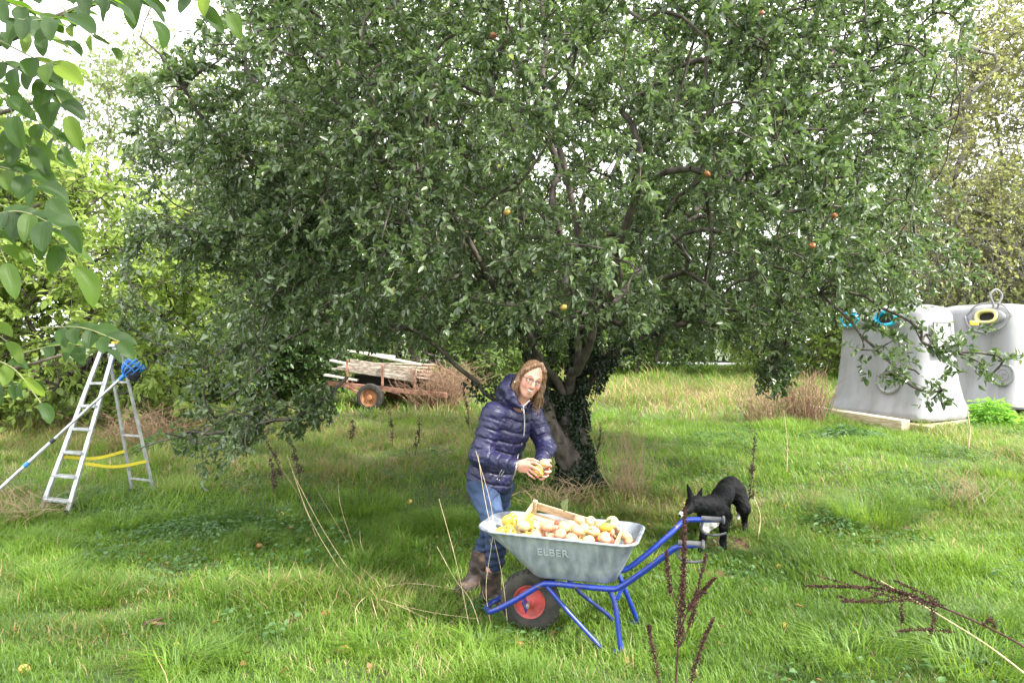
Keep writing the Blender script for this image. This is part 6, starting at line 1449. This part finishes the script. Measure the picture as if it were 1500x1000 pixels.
# ---- jeans
m_jean, nt_, bs_, out_ = new_mat('blue_denim')
att = nt_.nodes.new('ShaderNodeAttribute'); att.attribute_name = 'worn'
dj = noise(nt_, 10, 5); nt_.links.new(mixc(nt_, att.outputs['Fac'], ramp(nt_, dj, [(.3, (.008, .018, .048)), (.7, (.017, .036, .085))]), (.055, .095, .19)), bs_.inputs['Base Color']); bs_.inputs['Roughness'].default_value = .85
bump(nt_, bs_, noise(nt_, 300, 2), .25, .002)
L = SDF((-.42, 4.6, .20), (.20, 5.35, .92), .005)
den = lambda P, t=None: .006*wob(P, 38, 1)+.0035*wob(P, 80, 3)+(.006*np.sin(P[..., 2]*115+2*np.sin(P[..., 0]*20)+1.5*np.sin(P[..., 1]*14))*np.exp(-((P[..., 2]-.35)/.10)**2))
L.ell(pel-lean*.02, (.150, .125, .13), MBd, .03, mod=den); kR2 = W(725, 822, 4.84); kL2 = W(707, 808, 5.13)
L.poly([hpR, knR, kR2], [.098, .074, .062], .03, mod=den); L.poly([hpL, knL, kL2], [.096, .074, .060], .03, mod=den)
def worn(V):
    w_ = .75*np.exp(-((np.linalg.norm(V-W(717, 740, 4.80), axis=1))/.13)**2)+.35*np.exp(-((np.linalg.norm(V-W(727, 780, 4.72), axis=1))/.08)**2)+.12*wob(V, 50, 4)+.05; return np.clip(w_, 0, 1)
jeans = sdf_obj(L, 'jeans', m_jean, woman, WOF, 1, {'worn': worn})
# ---- rubber boots
m_boot, nt_, bs_, out_ = new_mat('muddy_boot'); nt_.links.new(ramp(nt_, noise(nt_, 13, 6), [(.40, (.020, .016, .015)), (.54, (.045, .030, .025)), (.72, (.16, .10, .07))]), bs_.inputs['Base Color']); nt_.links.new(ramp(nt_, noise(nt_, 13, 6), [(.4, .35), (.6, .9)]), bs_.inputs['Roughness']); bump(nt_, bs_, noise(nt_, 30, 4), .4, .006)
for (topp, an, toe_dir) in ((W(718.5, 836, 4.85), anR, unit(np.array([.80, -.55, 0]))), (W(707, 806, 5.13), anL, unit(np.array([-.35, -.75, 0])*0+np.array([-.62, -.72, 0])))):
    an = an.copy(); gnd = float(gz(an[0], an[1])); an[2] = gnd+.10; heel = an+np.array([0, 0, -.055])-toe_dir*.035; toe = heel+toe_dir*.20; toe[2] = gnd+.035
    lo_ = np.minimum.reduce([topp, heel, toe])-.12; hi_ = np.maximum.reduce([topp, heel, toe])+.12; S_ = SDF(lo_, hi_, .005)
    S_.poly([topp, topp*.45+an*.55, an], [.070, .064, .050], .02, mod=lambda P, t: .004*wob(P, 45, 5)); S_.cap(an, heel, .050, .042, .03); S_.cap(heel+np.array([0, 0, .01]), toe, .046, .038, .03); S_.cap(an, toe+toe_dir*-.05+np.array([0, 0, .02]), .045, .035, .04)
    S_.cap(topp+np.array([0, 0, .16]), topp+np.array([0, 0, .02]), .059, .059, .006, 'sub'); V_ = S_._sub(lo_, hi_)
    S_.F = np.maximum(S_.F, (topp[2]+.012-V_[1][..., 2]+0)*-1); S_.F = np.maximum(S_.F, (gnd-.004)-V_[1][..., 2])
    bt = sdf_obj(S_, 'boot', m_boot, woman, WOF, 1)
    mb = MB(); mb.ring(topp+np.array([0, 0, .008]), (0, 0, 1), .064, .0045, 26, 6); q_ = part(mb, 'boot_rim', m_boot); q_.parent = bt
# apples in her hands
put_apple('yellow', W(788, 690.5, 4.60), .036, 'yellow apple with orange blush held between the fingers of the woman', 'apples held by the woman', rot=(.4, .6, 0), stem=False)
put_apple('pale', W(797.5, 679, 4.615), .031, 'pale cream apple resting on the palm of the woman', 'apples held by the woman', rot=(-.9, .3, .2))

# ================================================================== THE DOG
DOF = np.array([1.70, 6.15, 0.]); DOF[2] = float(gz(DOF[0], DOF[1])); dz = DOF[2]
dog = empty('dog', DOF, 'black sheepdog with white muzzle tip and white chest sniffing, standing behind the barrow handles', 'dog')
m_fur, nt_, bs_, out_ = new_mat('black_white_fur')
att = nt_.nodes.new('ShaderNodeAttribute'); att.attribute_name = 'white'; fn = noise(nt_, 60, 5); fb = noise(nt_, 8, 4)
blk = ramp(nt_, fb, [(.3, (.002, .002, .003)), (.7, (.007, .007, .008))]); wht = ramp(nt_, fn, [(.3, (.45, .42, .38)), (.7, (.78, .76, .72))]); nt_.links.new(mixc(nt_, att.outputs['Fac'], blk, wht), bs_.inputs['Base Color'])
bs_.inputs['Roughness'].default_value = .65; bs_.inputs['Specular IOR Level'].default_value = .13; mq = nt_.nodes.new('ShaderNodeMapping'); tq = nt_.nodes.new('ShaderNodeTexCoord'); mq.inputs['Scale'].default_value = (90, 60, 22); nt_.links.new(tq.outputs['Object'], mq.inputs['Vector']); bump(nt_, bs_, noise(nt_, 1, 4, mq.outputs['Vector']), .7, .008)
D = SDF((1.12, 5.42, dz-.03), (2.2, 6.85, .74), .0065)
fur = lambda P, t=None: .0035*wob(P, 70, 2)+.0025*wob(P, 150, 5)
hip = np.array([1.86, 6.40, .455]); sho = np.array([1.61, 5.98, .385]); ax_ = unit(sho-hip); lt = unit(np.array([ax_[1], -ax_[0], 0])); lt = lt if lt[0] > 0 else -lt; MD = np.stack([lt, ax_, unit(np.cross(lt, ax_))], 1)
D.ell(hip, (.092, .125, .095), MD, .04, mod=fur); D.ell((hip+sho)/2+np.array([0, 0, .005]), (.088, .20, .090), MD, .05, mod=fur); D.ell(sho+np.array([-.01, 0, -.02]), (.092, .125, .112), MD, .05, mod=fur)
D.ell(sho+ax_*.08+np.array([0, 0, -.075]), (.062, .07, .075), MD, .04, mod=fur)
hd = W(1016, 737, 5.74); nose = W(996.5, 754, 5.60); D.cap(sho+ax_*.05+np.array([0, 0, .02]), hd+np.array([.03, .03, -.015]), .085, .060, .05, mod=fur)
fd_ = unit(nose-hd); sd_ = unit(np.cross(fd_, (0, 0, 1))); sd_ = sd_ if sd_[0] > 0 else -sd_; uu_ = np.cross(sd_, fd_); uu_ = uu_ if uu_[2] > 0 else -uu_; MDh = np.stack([sd_, fd_, uu_], 1)
D.ell(hd, (.058, .070, .055), MDh, .03, mod=fur); D.poly([hd+fd_*.03-uu_*.01, hd+fd_*.085-uu_*.012, nose-fd_*.01], [.040, .028, .020], .03); D.ell(nose, (.013, .012, .011), MDh, .01)
for s, tip, base in ((-1, W(1006.5, 708, 5.74), W(1012, 727, 5.76)), (1, W(1028.5, 714, 5.78), W(1023, 731, 5.78))):
    m_ = base*.45+tip*.55; D.cap(base, m_, .026, .016, .014); D.cap(m_, tip, .016, .005, .008)
    D.ell(base*.5+tip*.5+np.array([-.004, -.022, .0]), (.013, .012, .026), None, .008, 'sub')
    D.ell(hd+fd_*.045+sd_*s*.032+uu_*.028, (.010, .008, .008), MDh, .008, 'sub')
gd = lambda x, y: float(gz(x, y))
for (p0, p1, p2, p3) in ((sho+lt*.065+np.array([0, 0, -.03]), np.array([1.675, 5.94, .235]), np.array([1.675, 5.965, .10]), np.array([1.665, 5.93, dz+.028])), (sho-lt*.075+ax_*.03+np.array([0, 0, -.03]), np.array([1.515, 5.90, .235]), np.array([1.495, 5.92, .10]), np.array([1.485, 5.885, dz+.028]))):
    D.poly([p0, p1, p2, p3], [.060, .036, .024, .026], .02, mod=fur); D.ell(p3+np.array([-.012, -.022, -.008]), (.026, .036, .020), None, .015)
for (p0, p1, p2, p3) in ((hip+lt*.055+np.array([0, 0, -.03]), np.array([1.945, 6.29, .30]), np.array([2.00, 6.46, .165]), np.array([1.985, 6.40, dz+.03])), (hip-lt*.045+np.array([0, 0, -.03]), np.array([1.80, 6.38, .29]), np.array([1.905, 6.58, .17]), np.array([1.90, 6.53, dz+.03]))):
    D.poly([p0, p1, p2, p3], [.082, .050, .022, .023], .025, mod=fur); D.ell(p3+np.array([-.012, -.022, -.008]), (.025, .036, .020), None, .015)
D.poly([hip+np.array([.05, .09, .03]), hip+np.array([.12, .14, -.08]), hip+np.array([.13, .15, -.22]), hip+np.array([.11, .15, -.30])], [.026, .032, .030, .012], .02, mod=fur)
def white(V):
    def b(c, r): return np.clip(1.6-1.0*np.linalg.norm((V-np.array(c))/r, axis=1), 0, 1)
    w_ = b(nose-fd_*.002, np.array([.030, .030, .028]))*1.0
    w_ = np.maximum(w_, b(sho+ax_*.10+np.array([-.01, -.03, -.115]), np.array([.065, .06, .050]))); w_ = np.maximum(w_, b([1.90, 6.53, dz+.02], np.array([.04, .05, .03]))); w_ = np.maximum(w_, b(hip+np.array([.11, .15, -.30]), np.array([.03, .03, .05])))
    q = (V-hd)@MDh; w_ = np.where((np.abs(q[:, 1]-.095) > .055) & (np.linalg.norm(V-nose, axis=1) < .2) & (np.linalg.norm(V-nose, axis=1) > .05), 0, w_)
    return np.clip(w_*1.4-.15+.15*wob(V, 200, 1), 0, 1)
body_d = sdf_obj(D, 'body', m_fur, dog, DOF, 1, {'white': white})
m_nose = mat_flat('wet_black', (.01, .01, .01), .2); mb = MB(); mb.lathe(nose+fd_*.006, fd_, [(-.006, .011), (.002, .012), (.008, .008), (.010, 0)], 12); mb.build('nose', m_nose, dog, True, off=DOF)
for s in (-1, 1): mb = MB(); c = hd+fd_*.042+sd_*s*.031+uu_*.026; mb.lathe(c, unit(fd_*.6+sd_*s*.8+uu_*.3), [(0, .007), (.004, .006), (.007, .003), (.008, 0)], 10); mb.build('eye', mat_flat('brown_eye', (.008, .005, .003), .15), dog, True, off=DOF)
stalk('dead_stalk', 'pale dry stem standing right beside the hind leg of the dog', [np.array([2.02, 6.2, gd(2.02, 6.2)-.02]), np.array([2.05, 6.2, .25]), np.array([2.0, 6.21, .42])], .006, m_pale_stem)
